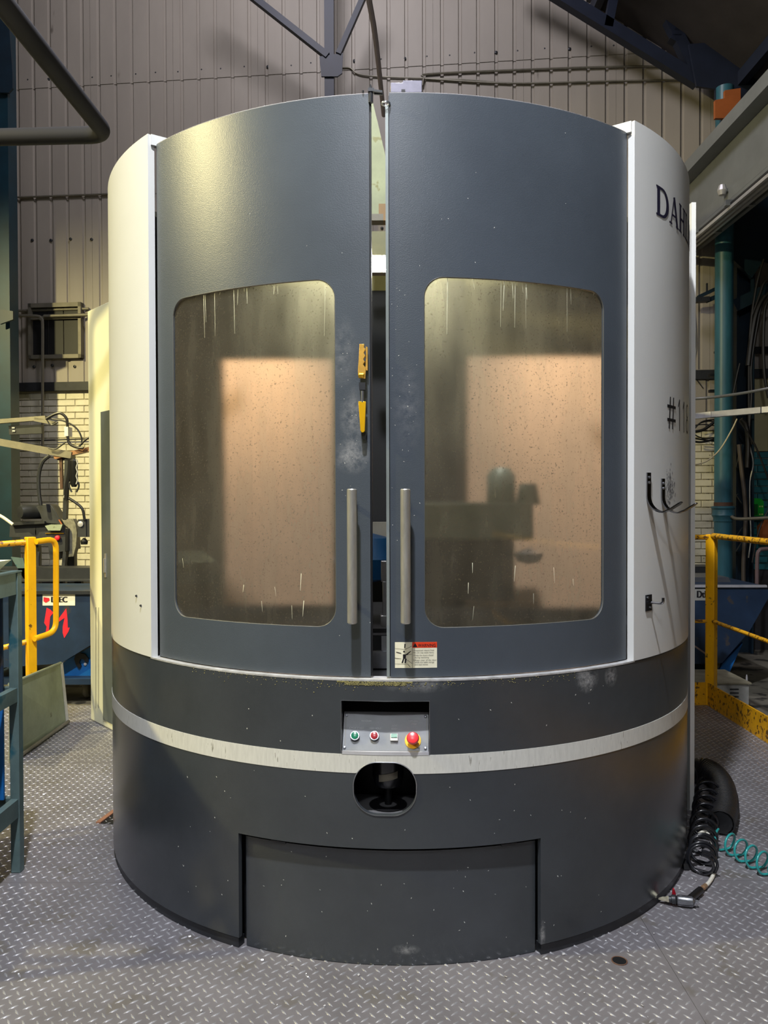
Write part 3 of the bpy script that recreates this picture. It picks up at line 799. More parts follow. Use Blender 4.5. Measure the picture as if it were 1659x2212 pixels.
# small screws on the left panel, latch and bracket on the door tops
for x, y in ((295.5, 1287), (305, 1308)):
    tt, zz = CYL(x, y, RB + .002); MB().lathe([(.004, 0), (.004, .004), (.002, .006)], CP(tt, zz, RB + .002), Vector((math.sin(tt), -math.cos(tt), 0)), n=8).build('screw', m_dark, mach)
Yd = CP(R(-4), 0, RD).y
la = MB().tube([P(801, 222, Yd), P(801, 196, Yd), P(800, 183, Yd)], [.007, .007, .002], n=8)
la.bar(P(795, 196, Yd), P(808, 196, Yd), .016, .010).bar(P(808, 196, Yd - .008), P(826, 198.5, Yd - .008), .006, .006).bar(P(808, 202, Yd), P(827, 203, Yd), .005, .006).lathe([(.003, 0), (.003, .006)], P(784, 200, Yd), n=8)
la.build('top_latch', m_dark, dl)['label'] = 'small steel latch on the top edge of the left door'
bk = MB().prism([P(843, 200, Yd + .002), P(843, 178, Yd + .002), P(869, 178, Yd + .002), P(871, 173, Yd + .002), P(912, 173, Yd + .002), P(912, 200, Yd + .002)], (0, .05, 0))
bk.build('top_bracket', M('scuffed_zinc', (112, 110, 122), .35, .5, .2, 20), dr_, bevel=.002)['label'] = 'bare zinc bracket on the top edge of the right door'
MB().box(P(867, 199, Yd - .001), P(875, 197, Yd + .01)).build('bracket_slot', m_black, dr_)

# --- control recess and panel
p_tl, p_tr = CP(hp[0], .8225, RB), CP(hp[1], .8225, RB); p_bl, p_br = CP(hp[0], .660, RB), CP(hp[1], .660, RB)
tdir = (p_tr - p_tl).normalized(); ndir = Vector((tdir.y, -tdir.x, 0))   # towards the viewer
midp = (p_bl + p_br) / 2; Wp = (p_br - p_bl).length
dep = .13
rc = MB(); c = midp - ndir * (dep / 2 + .012)
t_ = .004
rc.obox(c + Vector((0, 0, .1655)), tdir * Wp / 2, ndir * dep / 2, Vector((0, 0, .002)))
for s in (-1, 1): rc.obox(c + tdir * s * (Wp / 2 + .002) + Vector((0, 0, .08)), tdir * .002, ndir * dep / 2, Vector((0, 0, .085)))
rc.obox(midp - ndir * (dep + .014) + Vector((0, 0, .08)), tdir * Wp / 2, ndir * .002, Vector((0, 0, .085)))
rc.build('control_recess', m_black, mach)
# frame lines round the recess opening
fr = MB(); fr.tube([CP(hp[0], .660, RB + .001), CP(hp[0], .8225, RB + .001), CP(TC, .8225, RB + .001), CP(hp[1], .8225, RB + .001), CP(hp[1], .660, RB + .001)], .0012, n=5)
fr.build('recess_edge', m_steel, mach)
# sloping panel: bottom edge at the front, top edge set back
A0 = midp + ndir * .000 + Vector((0, 0, .010)); A1 = midp - ndir * .062 + Vector((0, 0, .112))
su = (A1 - A0); Lp = su.length; su.normalize(); sn = tdir.cross(su); sn = -sn if sn.dot(ndir) < 0 else sn
pl = MB().obox((A0 + A1) / 2 - sn * .002, tdir * (Wp / 2 - .003), su * Lp / 2, sn * .0015)
cp = pl.build('control_panel', m_plate, mach); cp['label'] = 'small sloping control panel with buttons in the recess'
lipp = sheet(arcpath(RB + .002, hp[0] + .002, hp[1] - .002, step=R(.5)), .012, .659, .669)
lipp.build('panel_lip', M('dull_zinc_lip', (185, 185, 190), .4, .1), cp)
def pp(px, py, off=0.0):
    """pixel ray on to the control panel plane"""
    o = A0 + sn * off; d = ray(px, py); n_ = sn
    tt = (o - Vector((0, 0, CAM_H))).dot(n_) / d.dot(n_)
    return Vector((0, 0, CAM_H)) + d * tt
def scr(x, y): MB().lathe([(.0045, 0), (.0045, .002), (.002, .003)], pp(x, y), sn, n=10).build('screw', m_steel, cp)
for x, y in ((749, 1545), (919, 1548), (744, 1615), (919, 1617)): scr(x, y)
for x in (747, 922): MB().obox((pp(x, 1550) + pp(x - (1 if x < 800 else -0), 1612)) / 2, tdir * .0006, su * .045, sn * .0006).build('panel_edge', m_conduit, cp)
def button(px, py, mat, r=.0135, name='push_button'):
    o = pp(px, py + 3)
    a = MB().lathe([(r + .001, 0), (r + .001, .010), (r, .012)], o, sn, n=24).build(name, m_steel, cp)
    MB().lathe([(r - .0025, .0), (r - .0025, .015), (r - .006, .0165)], o, sn, n=20).build('button_cap', mat, a); return a
button(767, 1588, m_gbtn)['label'] = 'round green cycle start button'
button(809, 1588, m_rbtn)['label'] = 'round dark red feed hold button'
o = pp(851.5, 1594)
a = MB().obox(o + sn * .005, tdir * .0115, su * .0105, sn * .005).build('selector_button', m_white, cp, bevel=.001); a['label'] = 'small square white and green button'
MB().obox(o + sn * .011 + su * .004, tdir * .0095, su * .0055, sn * .0015).build('button_cap', m_gbtn, a)
o = pp(892, 1600)
a = MB().lathe([(.025, 0), (.0245, .003), (.018, .004)], o, sn, n=28).build('emergency_stop', m_ebase, cp); a['label'] = 'red mushroom emergency stop on a yellow disc'
MB().lathe([(.0135, .003), (.0135, .022), (.0185, .026), (.0190, .031), (.016, .037), (.008, .0395)], o, sn, n=28).build('mushroom_head', m_estop, a)
def ptext(body, cx, cy, hpx, wpx):
    vs, fs = textmesh(body, 1.0); xm = max(p[0] for p in vs); ym = max(p[1] for p in vs); c0 = pp(cx - wpx / 2, cy, .0012)
    sc_ = (pp(cx + wpx / 2, cy, .0004) - c0).length; hh = .0062 * hpx / 7; tx = MB()
    tx.add([c0 + tdir * (sc_ * p[0] / xm) + su * (hh * (p[1] / ym)) for p in vs], fs); o_ = tx.build('panel_lettering', m_wprint, cp, smooth=None); o_['kind'] = 'stuff'
ptext('PROGRAM', 791, 1559, 6, 22); ptext('CYCLE START', 770, 1574, 6, 31); ptext('FEED HOLD', 811, 1575, 6, 26)
ptext('A.P.C', 852, 1569, 6, 11); ptext('READY', 852, 1576, 6, 14); ptext('EMERGENCY', 894, 1560, 6.5, 27); ptext('STOP', 894, 1566, 6, 12)

# --- behind the round opening: dark cavity, hanging filter bowl, tray
zc = .5557; tcn = (hc[0] + hc[1]) / 2
sheet(arcpath(1.06, R(-14), R(9)), .004, .40, .66).build('cavity_back', m_black, mach)
for tt in (R(-13), R(8)): MB().bar(CP(tt, .53, 1.06), CP(tt, .53, 1.228), .004, .26).build('cavity_side', m_black, mach)
tray = sheet(arcpath(1.226, R(-13), R(8)), .16, .462, .468).build('cavity_tray', M('tray_grey', (96, 96, 98), .5), mach)
bo = CP(R(-2.6), .487, 1.14)
bw = MB().lathe([(.020, .035), (.042, .045), (.050, .075), (.050, .16)], bo, n=24).build('filter_bowl', m_rubgl, mach); bw['label'] = 'black filter bowl hanging inside the round opening'
lb = MB(); nn = []
for k in range(9):
    a = R(-125 + 70 * k / 8); nn.append(Vector((math.cos(a), math.sin(a), 0)))
for k, v in enumerate(nn): lb.v += [tuple(bo + v * .0512 + Vector((0, 0, .066 + .012 * k / 8))), tuple(bo + v * .0512 + Vector((0, 0, .088 + .012 * k / 8)))]
for k in range(8): lb.f.append((2 * k, 2 * k + 2, 2 * k + 3, 2 * k + 1))
lb.build('rating_plate', m_conduit, bw)
MB().lathe([(.011, -.03), (.011, .04)], bo, n=12).build('drain_stem', m_black, bw)
MB().lathe([(.032, .16), (.032, .18)], bo, n=20).build('bowl_collar', M('dark_green_fitting', (10, 70, 50), .4), bw)
dd = MB().lathe([(.055, .0), (.06, .006), (.028, .006), (.028, .0)], CP(R(-2.6), .466, 1.15), n=24, cap=False); dd.build('tray_ring', m_rub, mach)

# --- lettering and hooks on the right panel
def cyl_polys(polys, s0, z0, name, mat, off=.003):
    mb = MB()
    for poly in polys:
        # subdivide long edges for the curve
        mb.add([CP((s0 + x) / RB, z0 + y, RB + off) for x, y in poly], [tuple(range(len(poly)))])
    return mb.build(name, mat, wr, smooth=None)
def stroke(x0, y0, x1, y1, w0, w1=None):
    w1 = w1 or w0; d = math.hypot(x1 - x0, y1 - y0); nx, ny = -(y1 - y0) / d, (x1 - x0) / d; n = max(1, int(d / .02)); out = []
    for k in range(n):
        a, b = k / n, (k + 1) / n; wa2, wb2 = (w0 + (w1 - w0) * a) / 2, (w0 + (w1 - w0) * b) / 2
        xa, ya, xb, yb = x0 + (x1 - x0) * a, y0 + (y1 - y0) * a, x0 + (x1 - x0) * b, y0 + (y1 - y0) * b
        out.append([(xa - nx * wa2, ya - ny * wa2), (xb - nx * wb2, yb - ny * wb2), (xb + nx * wb2, yb + ny * wb2), (xa + nx * wa2, ya + ny * wa2)])
    return out
Hh = .103
def serif(x, y, w=.036): return stroke(x - w / 2, y, x + w / 2, y, .007)
def L_D():
    out = stroke(.014, 0, .014, Hh, .022) + serif(.014, .0035) + serif(.014, Hh - .0035); n = 14
    for k in range(n):
        a0, a1 = -math.pi / 2 + math.pi * k / n, -math.pi / 2 + math.pi * (k + 1) / n; cx, cy = .044, Hh / 2
        o_ = [(cx + .058 * math.cos(a), cy + Hh / 2 * math.sin(a)) for a in (a0, a1)]; i_ = [(cx + .034 * math.cos(a), cy + (Hh / 2 - .009) * math.sin(a)) for a in (a1, a0)]
        out.append(o_ + i_)
    out += stroke(.012, .0045, .0446, .0045, .009) + stroke(.012, Hh - .0045, .0446, Hh - .0045, .009); return out
def L_A(): return stroke(.012, 0, .047, Hh, .008) + stroke(.047, Hh, .086, 0, .022) + stroke(.028, .036, .070, .036, .008) + serif(.012, .0035, .03) + serif(.086, .0035, .036)
def L_H(): return sum([stroke(x, 0, x, Hh, .021) + serif(x, .0035) + serif(x, Hh - .0035) for x in (.018, .078)], []) + stroke(.018, Hh / 2, .078, Hh / 2, .009)
def L_L(): return stroke(.018, 0, .018, Hh, .018) + serif(.018, .0035) + serif(.018, Hh - .0035) + stroke(.018, .0045, .075, .0045, .009) + stroke(.073, 0, .077, .032, .006)
def L_I(): return stroke(.018, 0, .018, Hh, .018) + serif(.018, .0035) + serif(.018, Hh - .0035)
zb0 = 2.418
for f, s0 in ((L_D, .979), (L_A, 1.088), (L_H, 1.196), (L_L, 1.300), (L_I, 1.392), (L_H, 1.440)):
    cyl_polys(f(), s0, zb0, 'lettering', m_inkblue)
h = .115
num = [stroke(.004, .032, .092, .032, .011) + stroke(.004, .080, .092, .080, .011) + stroke(.022, 0, .034, h, .010) + stroke(.056, 0, .068, h, .010)]
one = stroke(.020, 0, .020, h, .009) + stroke(.020, h, .002, h - .028, .008)
def ring(cx, cy, rx, ry, w_):
    return [[(cx + rx * math.cos(a), cy + ry * math.sin(a)), (cx + rx * math.cos(b), cy + ry * math.sin(b)), (cx + (rx - w_) * math.cos(b), cy + (ry - w_) * math.sin(b)), (cx + (rx - w_) * math.cos(a), cy + (ry - w_) * math.sin(a))] for a, b in [(2 * math.pi * k / 16, 2 * math.pi * (k + 1) / 16) for k in range(16)]]
for polys, s0 in ((num[0], 1.067), (one, 1.190), (one, 1.265), (ring(.035, .030, .033, .030, .009) + ring(.035, .086, .028, .029, .009), 1.330)):
    cyl_polys(polys, s0, 1.685, 'numeral', m_ink)

def hook(px, py, length, reach, label):
    t, z = CYL(px, py, RB + .002); Nn = Vector((math.sin(t), -math.cos(t), 0)); T = Vector((math.cos(t), math.sin(t), 0)); o = CP(t, z, RB + .002)
    prof = [o + Nn * .004, o + Nn * .004 - Z * (length - .055)]
    for k in range(1, 9):
        a = math.pi / 2 * k / 8; prof.append(o + Nn * (.004 + .055 * (1 - math.cos(a))) - Z * (length - .055 + .055 * math.sin(a)))
    e = prof[-1]; prof += [e + Nn * (reach - .06) + Z * .010, e + Nn * (reach - .03) + Z * .028, e + Nn * (reach - .022) + Z * .034]
    mb = MB(); wv = T * .0125; th = .002; n = len(prof)
    for i, p in enumerate(prof):
        tg = (prof[min(i + 1, n - 1)] - prof[max(i - 1, 0)]).normalized(); nr = T.cross(tg).normalized() * th; sc_ = 1.0 if i < n - 1 else .6
        mb.v += [tuple(p - wv * sc_ - nr), tuple(p + wv * sc_ - nr), tuple(p + wv * sc_ + nr), tuple(p - wv * sc_ + nr)]
    for i in range(n - 1):
        for j in range(4):
            a, b = i * 4 + j, i * 4 + (j + 1) % 4; mb.f.append((a, b, b + 4, a + 4))
    mb.f += [(3, 2, 1, 0), (4 * n - 4, 4 * n - 3, 4 * n - 2, 4 * n - 1)]
    hk_ = mb.build('hook', m_chrome, wr, smooth=.5); hk_['label'] = label
    for dz in (.016, .034): MB().lathe([(.0045, 0), (.0045, .002), (.002, .0035)], o + Nn * .0065 - Z * dz, Nn, n=10).build('screw', m_steel, hk_)
hook(1399, 1021, .135, .085, 'chrome strap hook nearer the doors')
hook(1430, 1034, .12, .085, 'chrome strap hook further round the panel')
t, z = CYL(1400, 1302, RB + .002); Nn = Vector((math.sin(t), -math.cos(t), 0)); T = Vector((math.cos(t), math.sin(t), 0)); o = CP(t, z, RB + .002)
sq = MB().obox(o + Nn * .002, T * .020, Nn * .002, Z * .028).build('peg_hook', m_rubgl, wr, bevel=.001); sq['label'] = 'black square plate with a bent chrome peg'
MB().tube(roundpath([o + Nn * .004 + Z * .002, o + Nn * .055 + Z * .002, o + Nn * .055 + Z * .022], .012), .0045, n=10).build('peg', m_chrome, sq)
for dx, dz in ((-.01, .019), (.008, -.016), ): MB().lathe([(.004, 0), (.004, .003)], o + T * dx + Z * dz + Nn * .004, Nn, n=8).build('screw', m_steel, sq)
# scuffed patch of worn paint beside the hooks
pt = MB()
for k in range(150):
    px = rnd.gauss(1446, 5); py = rnd.gauss(1060, 20)
    t, z = CYL(px, py, RB); s = rnd.uniform(.001, .004); T2 = Vector((math.cos(t), math.sin(t), 0)); p = CP(t, z, RB + .0026)
    pt.add([p - T2 * s, p - Z * s * 2, p + T2 * s, p + Z * s * 2], [(0, 1, 2, 3)])
o = pt.build('worn_patch', M('worn_patch_grey', (120, 120, 122), .6), wr, smooth=None); o['kind'] = 'stuff'

# --- rear enclosure and edge panel
re = MB().box((-.88, 4.95, .02), (1.425, 6.3, 2.6)).build('rear_enclosure', m_white, mach)
MB().box((1.405, 3.57, .0), (1.425, 4.9, 2.785)).build('rear_side_panel', m_white, mach)['label'] = 'flat white side panel standing just behind the round front'
MB().box((1.425, 4.2, 1.9), (1.45, 4.5, 2.0)).build('side_catch', m_black, mach)

# --- inside
m_in = m_olive
inner = sheet(arcpath(1.17, R(62), R(298), step=R(4)), .01, .86, 2.56).build('inner_shell', M('dark_oily_lining', (56, 54, 44), .5), mach)
m_dl = bpy.data.materials['dark_oily_lining']
for a0, a1 in ((R(188), R(300)), (R(60), R(172))):
    MB().prism([CP(a0 + (a1 - a0) * k / 24, 2.56, 1.17) for k in range(25)], (0, 0, .02)).build('inner_light_block', m_dl, mach)  # plates added to block light falling into the shell from above
MB().lathe([(1.19, .84), (1.19, .86)], (AX, AY, 0), n=48).build('inner_floor', m_dark, mach)
def slab(x0, y0, x1, y1, Y, th, name, mat): return MB().box(P(x0, y0, Y), P(x1, y1, Y) + Vector((0, th, 0))).build(name, mat, mach)
slab(545, 793, 748, 1295, 3.45, .02, 'inner_lining', m_beige)
slab(985, 787, 1310, 1300, 3.45, .02, 'inner_lining', m_beige)
slab(738, 628, 982, 1300, 3.38, .05, 'inner_column', m_black)
slab(600, 500, 1080, 640, 3.40, .02, 'inner_header', m_olive)
MB().prism([P(770, 215, 3.0), P(804, 215, 3.0), P(836, 350, 3.0), P(862, 466, 3.0), P(770, 466, 3.0)], (0, .012, 0)).build('sloping_baffle', m_palegreen, mach)['label'] = 'oily pale green baffle seen through the door gap'
slab(818, 440, 870, 476, 2.95, .05, 'baffle_block', M('ochre_block', (132, 104, 62), .5))
slab(780, 462, 828, 476, 2.9, .05, 'inner_shelf', m_conduit)
lampo = slab(775, 556, 862, 583, 2.56, .006, 'work_light', emit('work_light_glow', (1.0, .98, .80), 380)); MB().box(P(768, 551, 2.567), P(869, 588, 2.567) + Vector((0, .04, 0))).build('lamp_light_shield', m_conduit, mach)  # box behind the light added to keep its light off the lining
lampo['label'] = 'glowing white work light between the doors'
# workpiece fixture on the table
MB().lathe([(.62, .86), (.62, .93)], (AX, AY - .25, 0), n=40).build('pallet', m_dark, mach)
MB().box(P(900, 1165, 2.95), P(1125, 1085, 2.95) + Vector((0, .3, 0))).build('fixture_block', m_fix, mach, bevel=.01)
MB().box(P(930, 1290, 3.0), P(1085, 1165, 3.0) + Vector((0, .2, 0))).build('fixture_foot', m_dark, mach)
fx = MB().lathe([(.05, 0), (.05, .10), (.03, .13)], P(1058, 1085, 3.05), n=20).lathe([(.045, 0), (.03, .08)], P(1110, 1090, 3.05), n=16)
fx.build('workpiece', m_fix, mach)
MB().lathe([(.0, 0), (.04, .01), (.05, .04), (.0, .06)], P(1118, 1215, 2.9), n=16).build('workpiece_boss', m_galv, mach)
MB().lathe([(.0, -.1), (.08, -.08), (.12, 0), (.08, .08), (.0, .1)], P(800, 1205, 3.1), n=24).build('blue_ball_housing', m_blue, mach)
slab(780, 1128, 860, 1180, 3.2, .05, 'cast_bracket', m_conduit)
vb = MB().box(P(823, 1212, 2.75), P(838, 1255, 2.78)).box(P(826, 1256, 2.75), P(838, 1330, 2.78)).box(P(822, 1330, 2.74), P(838, 1350, 2.79))
vb.build('clamp_stud', m_steel, mach, bevel=.002)
slab(795, 1358, 838, 1372, 2.7, .1, 'table_step', m_dark); slab(795, 1372, 838, 1407, 2.65, .1, 'table_step', m_dark)
tb = slab(795, 1408, 838, 1444, 2.62, .1, 'table_block', m_steel)
slab(824, 1375, 838, 1407, 2.64, .02, 'table_block', m_steel)

def spot(loc, tgt, watts, col, size, blend=.6, rad=.06):  # unseen fill spots added to brighten the beige inner lining
    d = bpy.data.lights.new('lining_fill_spot', 'SPOT'); d.energy = watts; d.color = col; d.spot_size = R(size); d.spot_blend = blend; d.shadow_soft_size = rad
    o = bpy.data.objects.new('lining_fill_spot', d); o.location = loc; o.rotation_euler = (Vector(tgt) - Vector(loc)).to_track_quat('-Z', 'Y').to_euler(); sc.collection.objects.link(o)
spot((-.42, 2.85, 2.35), (-.50, 3.45, 1.90), 58, (1, .82, .54), 56, 1.0)
spot((.50, 2.85, 2.35), (.72, 3.45, 1.84), 42, (1, .87, .70), 58, 1.0)

# ================================================================== roof steel, columns, girder
def pbar(mb, x0, y0, x1, y1, Y0, Y1, wpx, dp=.10):
    a, b = P(x0, y0, Y0), P(x1, y1, Y1); return mb.bar(a, b, wpx * (Y0 + Y1) / 2 / FPX, dp, side=(0, 1, 0))
def pprism(mb, pts, Y, dy): return mb.prism([P(x, y, Y) for x, y in pts], (0, dy, 0))
def ptube(mb, pts, rpx, n=8, sub=5, Y=None):
    """pts (x, y[, Y]) smooth tube, radius in pixels at mean depth"""
    q = [P(p[0], p[1], p[2] if len(p) > 2 else Y) for p in pts]; Ym = sum(v.y for v in q) / len(q)
    return mb.tube(smoothpath(q, sub) if len(q) > 2 else q, rpx * Ym / FPX, n=n)

t = thing('truss_post', 'dark blue steel wall post with gusset and braces above the machine, centre top', 'steel post', (P(716, 200, 8.35).x, 8.35, ZG))
a, b = P(716, 1300, 8.35), P(716, -330, 8.35)
MB().box((a.x - .05, 8.3, ZG), (a.x + .05, 8.42, b.z)).build('post', m_navy, t)
pprism(MB(), [(690, 122), (741, 114), (739, 158), (729, 165), (694, 165)], 8.28, .02).build('gusset', m_navy, t)
pbar(MB(), 470, -66, 708, 122, 8.3, 8.3, 13, .07).build('brace', m_navy, t)
pbar(MB(), 800, -40, 731, 118, 8.3, 8.3, 11, .07).build('brace', m_navy, t)
t = tag(ptube(MB(), [(775, -120, 3.9), (797, 0, 4.8), (812, 90, 5.4), (829, 249, 6.7)], 6, sub=3).build('hanging_conduit', M('mauve_grey_conduit', (88, 80, 92), .5)), 'slanting grey conduit hanging down behind the gap between the doors', 'conduit')

tr = thing('roof_truss', 'dark navy roof truss with rafter and braces, upper right', 'roof truss', P(1500, 160, 8.3))
for x0, y0, x1, y1, wpx in ((1100, -76, 1508, 178, 26), (1395, -60, 1512, 180, 24), (1330, -30, 1312, 62, 18), (1535, -60, 1452, 92, 18), (1659, -10, 1500, 150, 16), (1700, 30, 1520, 180, 16), (1640, -60, 1560, 120, 14)):
    pbar(MB(), x0, y0, x1, y1, 8.2, 8.2, wpx, .10).build('truss_member', m_navy, tr)
pprism(MB(), [(1488, 95), (1560, 90), (1720, 20), (1720, 300), (1600, 225), (1546, 250), (1545, 192), (1505, 186)], 8.1, .03).build('knee_plate', m_navy, tr)
for k in range(7):
    yy = 7.6 - k * 1.25
    for xx in (2.6, 3.6, 4.6): pass
for xx in (0.9, 2.3, 3.7, 5.1, 6.5):
    MB().box((xx - .04, -6, roofz(xx) - .16), (xx + .04, 8.7, roofz(xx) - .02)).build('purlin', m_navy, tr)

def column(px, rpx, Y, ytop, label, mat, parts=True):
    c = P(px, 1100, Y); r = rpx * Y / FPX
    t = thing('column', label, 'column', (c.x, Y, ZG)); zt = P(px, ytop, Y).z
    MB().lathe([(r, ZG + .001), (r, P(px, 1127, Y).z)], (c.x, Y, 0), n=24).build('shaft', mat, t)
    MB().lathe([(r * 1.0, P(px, 1127, Y).z), (r, zt)], (c.x, Y, 0), n=24).build('shaft', mat, t)
    return t, c, r
t, c, r = column(1562.5, 18.8, 8.1, 190, 'round teal column with a moulded collar, right of the machine', m_teal)
zz = lambda y: P(1562, y, 8.1).z
MB().lathe([(r * 1.0, zz(1127)), (r * 1.1, zz(1126)), (r * 1.1, zz(1119)), (r * 1.28, zz(1113)), (r * 1.2, zz(1110)), (r * 1.2, zz(1100)), (r * 1.32, zz(1098)), (r * 1.32, zz(1094)), (r * 1.02, zz(1093))], (c.x, 8.1, 0), n=24).build('collar', m_teal, t)
MB().lathe([(r * 1.03, zz(1094)), (r * 1.03, zz(1085))], (c.x, 8.1, 0), n=24).build('rust_band', M('dark_rust', (84, 58, 44), .7), t)
pprism(MB(), [(1545, 255), (1545, 216), (1566, 212), (1566, 195), (1600, 190), (1600, 230), (1570, 255)], 7.95, .04).build('orange_plate', m_orange, t)
c2 = P(1602, 1100, 8.3)
t = thing('column', 'dark navy steel stanchion with haunch and knee brace behind the cables, far right', 'column', (c2.x, 8.3, ZG))
MB().box((c2.x - .085, 8.29, ZG + .001), (c2.x + .085, 8.31, 5.2)).box((c2.x - .095, 8.22, ZG + .001), (c2.x - .075, 8.38, 5.2)).box((c2.x + .075, 8.22, ZG + .001), (c2.x + .095, 8.38, 5.2)).build('stanchion', m_tealdk, t)
pprism(MB(), [(1583, 470), (1600, 455), (1720, 380), (1720, 585), (1650, 560), (1625, 600), (1583, 560)], 8.15, .06).build('haunch', m_tealdk, t)
pbar(MB(), 1584, 662, 1720, 596, 8.15, 8.15, 26, .08).build('knee_brace', m_tealdk, t)
pbar(MB(), 1625, 905, 1625, 600, 8.2, 8.2, 5, .03).build('flange_plate', m_tealdk, t)
for x0, y0, x1, y1 in ((1592, 1010, 1604, 960), (1592, 1068, 1604, 1086), (1592, 1160, 1606, 1140), (1592, 1192, 1604, 1172)):
    pbar(MB(), x0, y0, x1, y1, 8.15, 8.15, 5, .03).build('lacing', m_tealdk, t)
cL = P(5, 600, 8.5)
t = thing('column', 'dark teal steel column at the left edge of the view', 'column', (cL.x - .1, 8.5, ZG))
MB().box((P(-60, 0, 8.5).x, 8.4, ZG + .001), (P(24, 0, 8.5).x, 8.6, P(0, -40, 8.5).z)).build('shaft', M('left_teal', (8, 44, 58), .5, 0, .3, 3), t)
pprism(MB(), [(0, 40), (20, 62), (27, 160), (27, 190), (18, 200), (0, 200)], 8.35, .03).build('haunch', m_tealdk, t)
pprism(MB(), [(0, 668), (28, 672), (28, 690), (0, 700)], 8.3, .03).build('splice_plate', m_tealdk, t)

g = thing('crane_girder', 'deep grey steel crane girder running overhead along the right side', 'girder', (3.32, 3, 4.2))
def ybox(x0, x1, z0, z1, name, mat): return MB().box((x0, -4, z0), (x1, 8.44, z1)).build(name, mat, g)
ybox(3.27, 3.295, 4.16, 4.81, 'web', m_gird); ybox(3.13, 3.41, 4.80, 4.93, 'top_flange', m_gird); ybox(3.15, 3.41, 4.12, 4.16, 'bottom_flange', m_gird)
ybox(3.16, 3.18, 4.17, 4.28, 'side_angle', m_gird)
for k, (dx, z) in enumerate(((.0, 4.03), (.05, 4.03), (.10, 4.03))): ybox(3.10 + dx, 3.125 + dx, z, z + .03, 'conductor_bar', m_galv)
ybox(3.10, 3.30, 4.065, 4.085, 'cable_tray', m_dark)
for yy in (7.7, 7.0, 6.2): MB().box((3.06, yy, 4.06), (3.33, yy + .04, 4.11)).build('bracket', m_gird, g)
f = P(1560, 412, 7.2)
a = MB().lathe([(.0, -.05), (.03, -.04), (.045, 0), (.03, .05), (0, .06)], f, n=10); a.build('glass_fitting', m_galv, g); MB().bar(f, P(1648, 412, 7.2), .05, .03).build('fitting_arm', m_gird, g)
ptube(MB(), [(1577, 262, 7.5), (1582, 285, 7.5), (1590, 300, 7.5), (1592, 318, 7.5), (1584, 326, 7.5)], 2.4).build('shackle', m_black, g)

# bent black tube from the left: carried on a post beside the platform
tb = MB().tube(roundpath([Vector((-3.0, 4.1, ZG + .001)), P(-410, 306, 4.1) * 1, P(230, 291, 3.85), P(32, 40, 2.85), P(-75, -95, 2.45)], .10, 10), .0405, n=18).build('bent_tube', m_tube)
pts_ = None
tag(tb, 'thick matt black tube bent into a pointed arm, upper left', 'pipe')

# ------------------------------------------------------------------ yellow guardrails
def tube1(pts, r, name, mat, par, rad=.05): return MB().tube(roundpath(pts, rad) if len(pts) > 2 else [Vector(p) for p in pts], r, n=12).build(name, mat, par)
gr = thing('guardrail', 'worn yellow guardrail with toe boards on the right edge of the platform', 'guardrail', (2.275, 5.42, 0))
cx, cy = 2.275, 5.41
MB().box((cx - .031, cy - .031, .001), (cx + .031, cy + .031, 1.19), R(45)).build('post', m_yel, gr, bevel=.004)
tube1([(1.45, cy, 1.17), (cx - .02, cy, 1.17)], .017, 'top_rail', m_yelworn, gr); tube1([(cx, cy - .02, 1.18), (cx - .02, -.5, 1.18)], .020, 'top_rail', m_yelworn, gr)
tube1([(1.45, cy, .585), (cx - .02, cy, .585)], .012, 'mid_rail', m_yelworn, gr); tube1([(cx, cy - .02, .59), (cx - .02, -.5, .59)], .013, 'mid_rail', m_yelworn, gr)
MB().box((1.45, 5.405, .001), (2.27, 5.413, .16)).build('toe_board', m_yelworn, gr)
MB().box((2.245, -1.4, .001), (2.255, 5.405, .158)).build('toe_board', m_yelworn, gr)
gl_ = thing('guardrail', 'bright yellow guardrail post with a rounded hand loop at the left of the platform', 'guardrail', (P(65, 0, 4.97).x, 4.97, 0))
cx, cy = P(65, 1160, 4.97).x, 4.97
MB().box((cx - .027, cy - .027, .001), (cx + .027, cy + .027, P(65, 1160, 4.97).z), R(45)).build('post', m_yel, gl_, bevel=.004)
tube1([P(78, 1170, 4.95), P(121, 1164, 5.1), P(121, 1364, 5.1), P(74, 1380, 4.93)], .0185, 'hand_loop', m_yel, gl_, .07)
tube1([P(-160, 1188, 4.7), P(60, 1171, 4.97)], .019, 'top_rail', m_yelworn, gl_); tube1([P(-160, 1440, 4.7), P(60, 1386, 4.97)], .017, 'mid_rail', m_yelworn, gl_)

# ------------------------------------------------------------------ green-grey sheet standing by the platform edge, and the stand
gs = thing('sheet_metal_guard', 'green-grey sheet metal guard plate leaning behind the green stand', 'metal sheet', FL(90, 1600))
A_, B_ = FL(144, 1562), FL(20, 1650); C_, D_ = P(131, 1432, A_.y + .02), P(20, 1478, B_.y + .02)
for q_ in (A_, B_): q_.z = .004
MB().prism([A_, B_, D_, C_], (-.004, .004, 0)).build('sheet', m_green_sheet, gs)
MB().tube([C_, D_], .009, n=8).build('rolled_edge', m_green_sheet, gs)
MB().tube([A_ + Vector((.02, -.02, .012)), B_ + Vector((.02, -.02, .012))], .011, n=8).build('foot_bar', m_conduit, gs)
MB().bar(A_ + Vector((.004, 0, 0)), C_ + Vector((.004, 0, 0)), .022, .006).build('edge_flange', m_galv, gs)

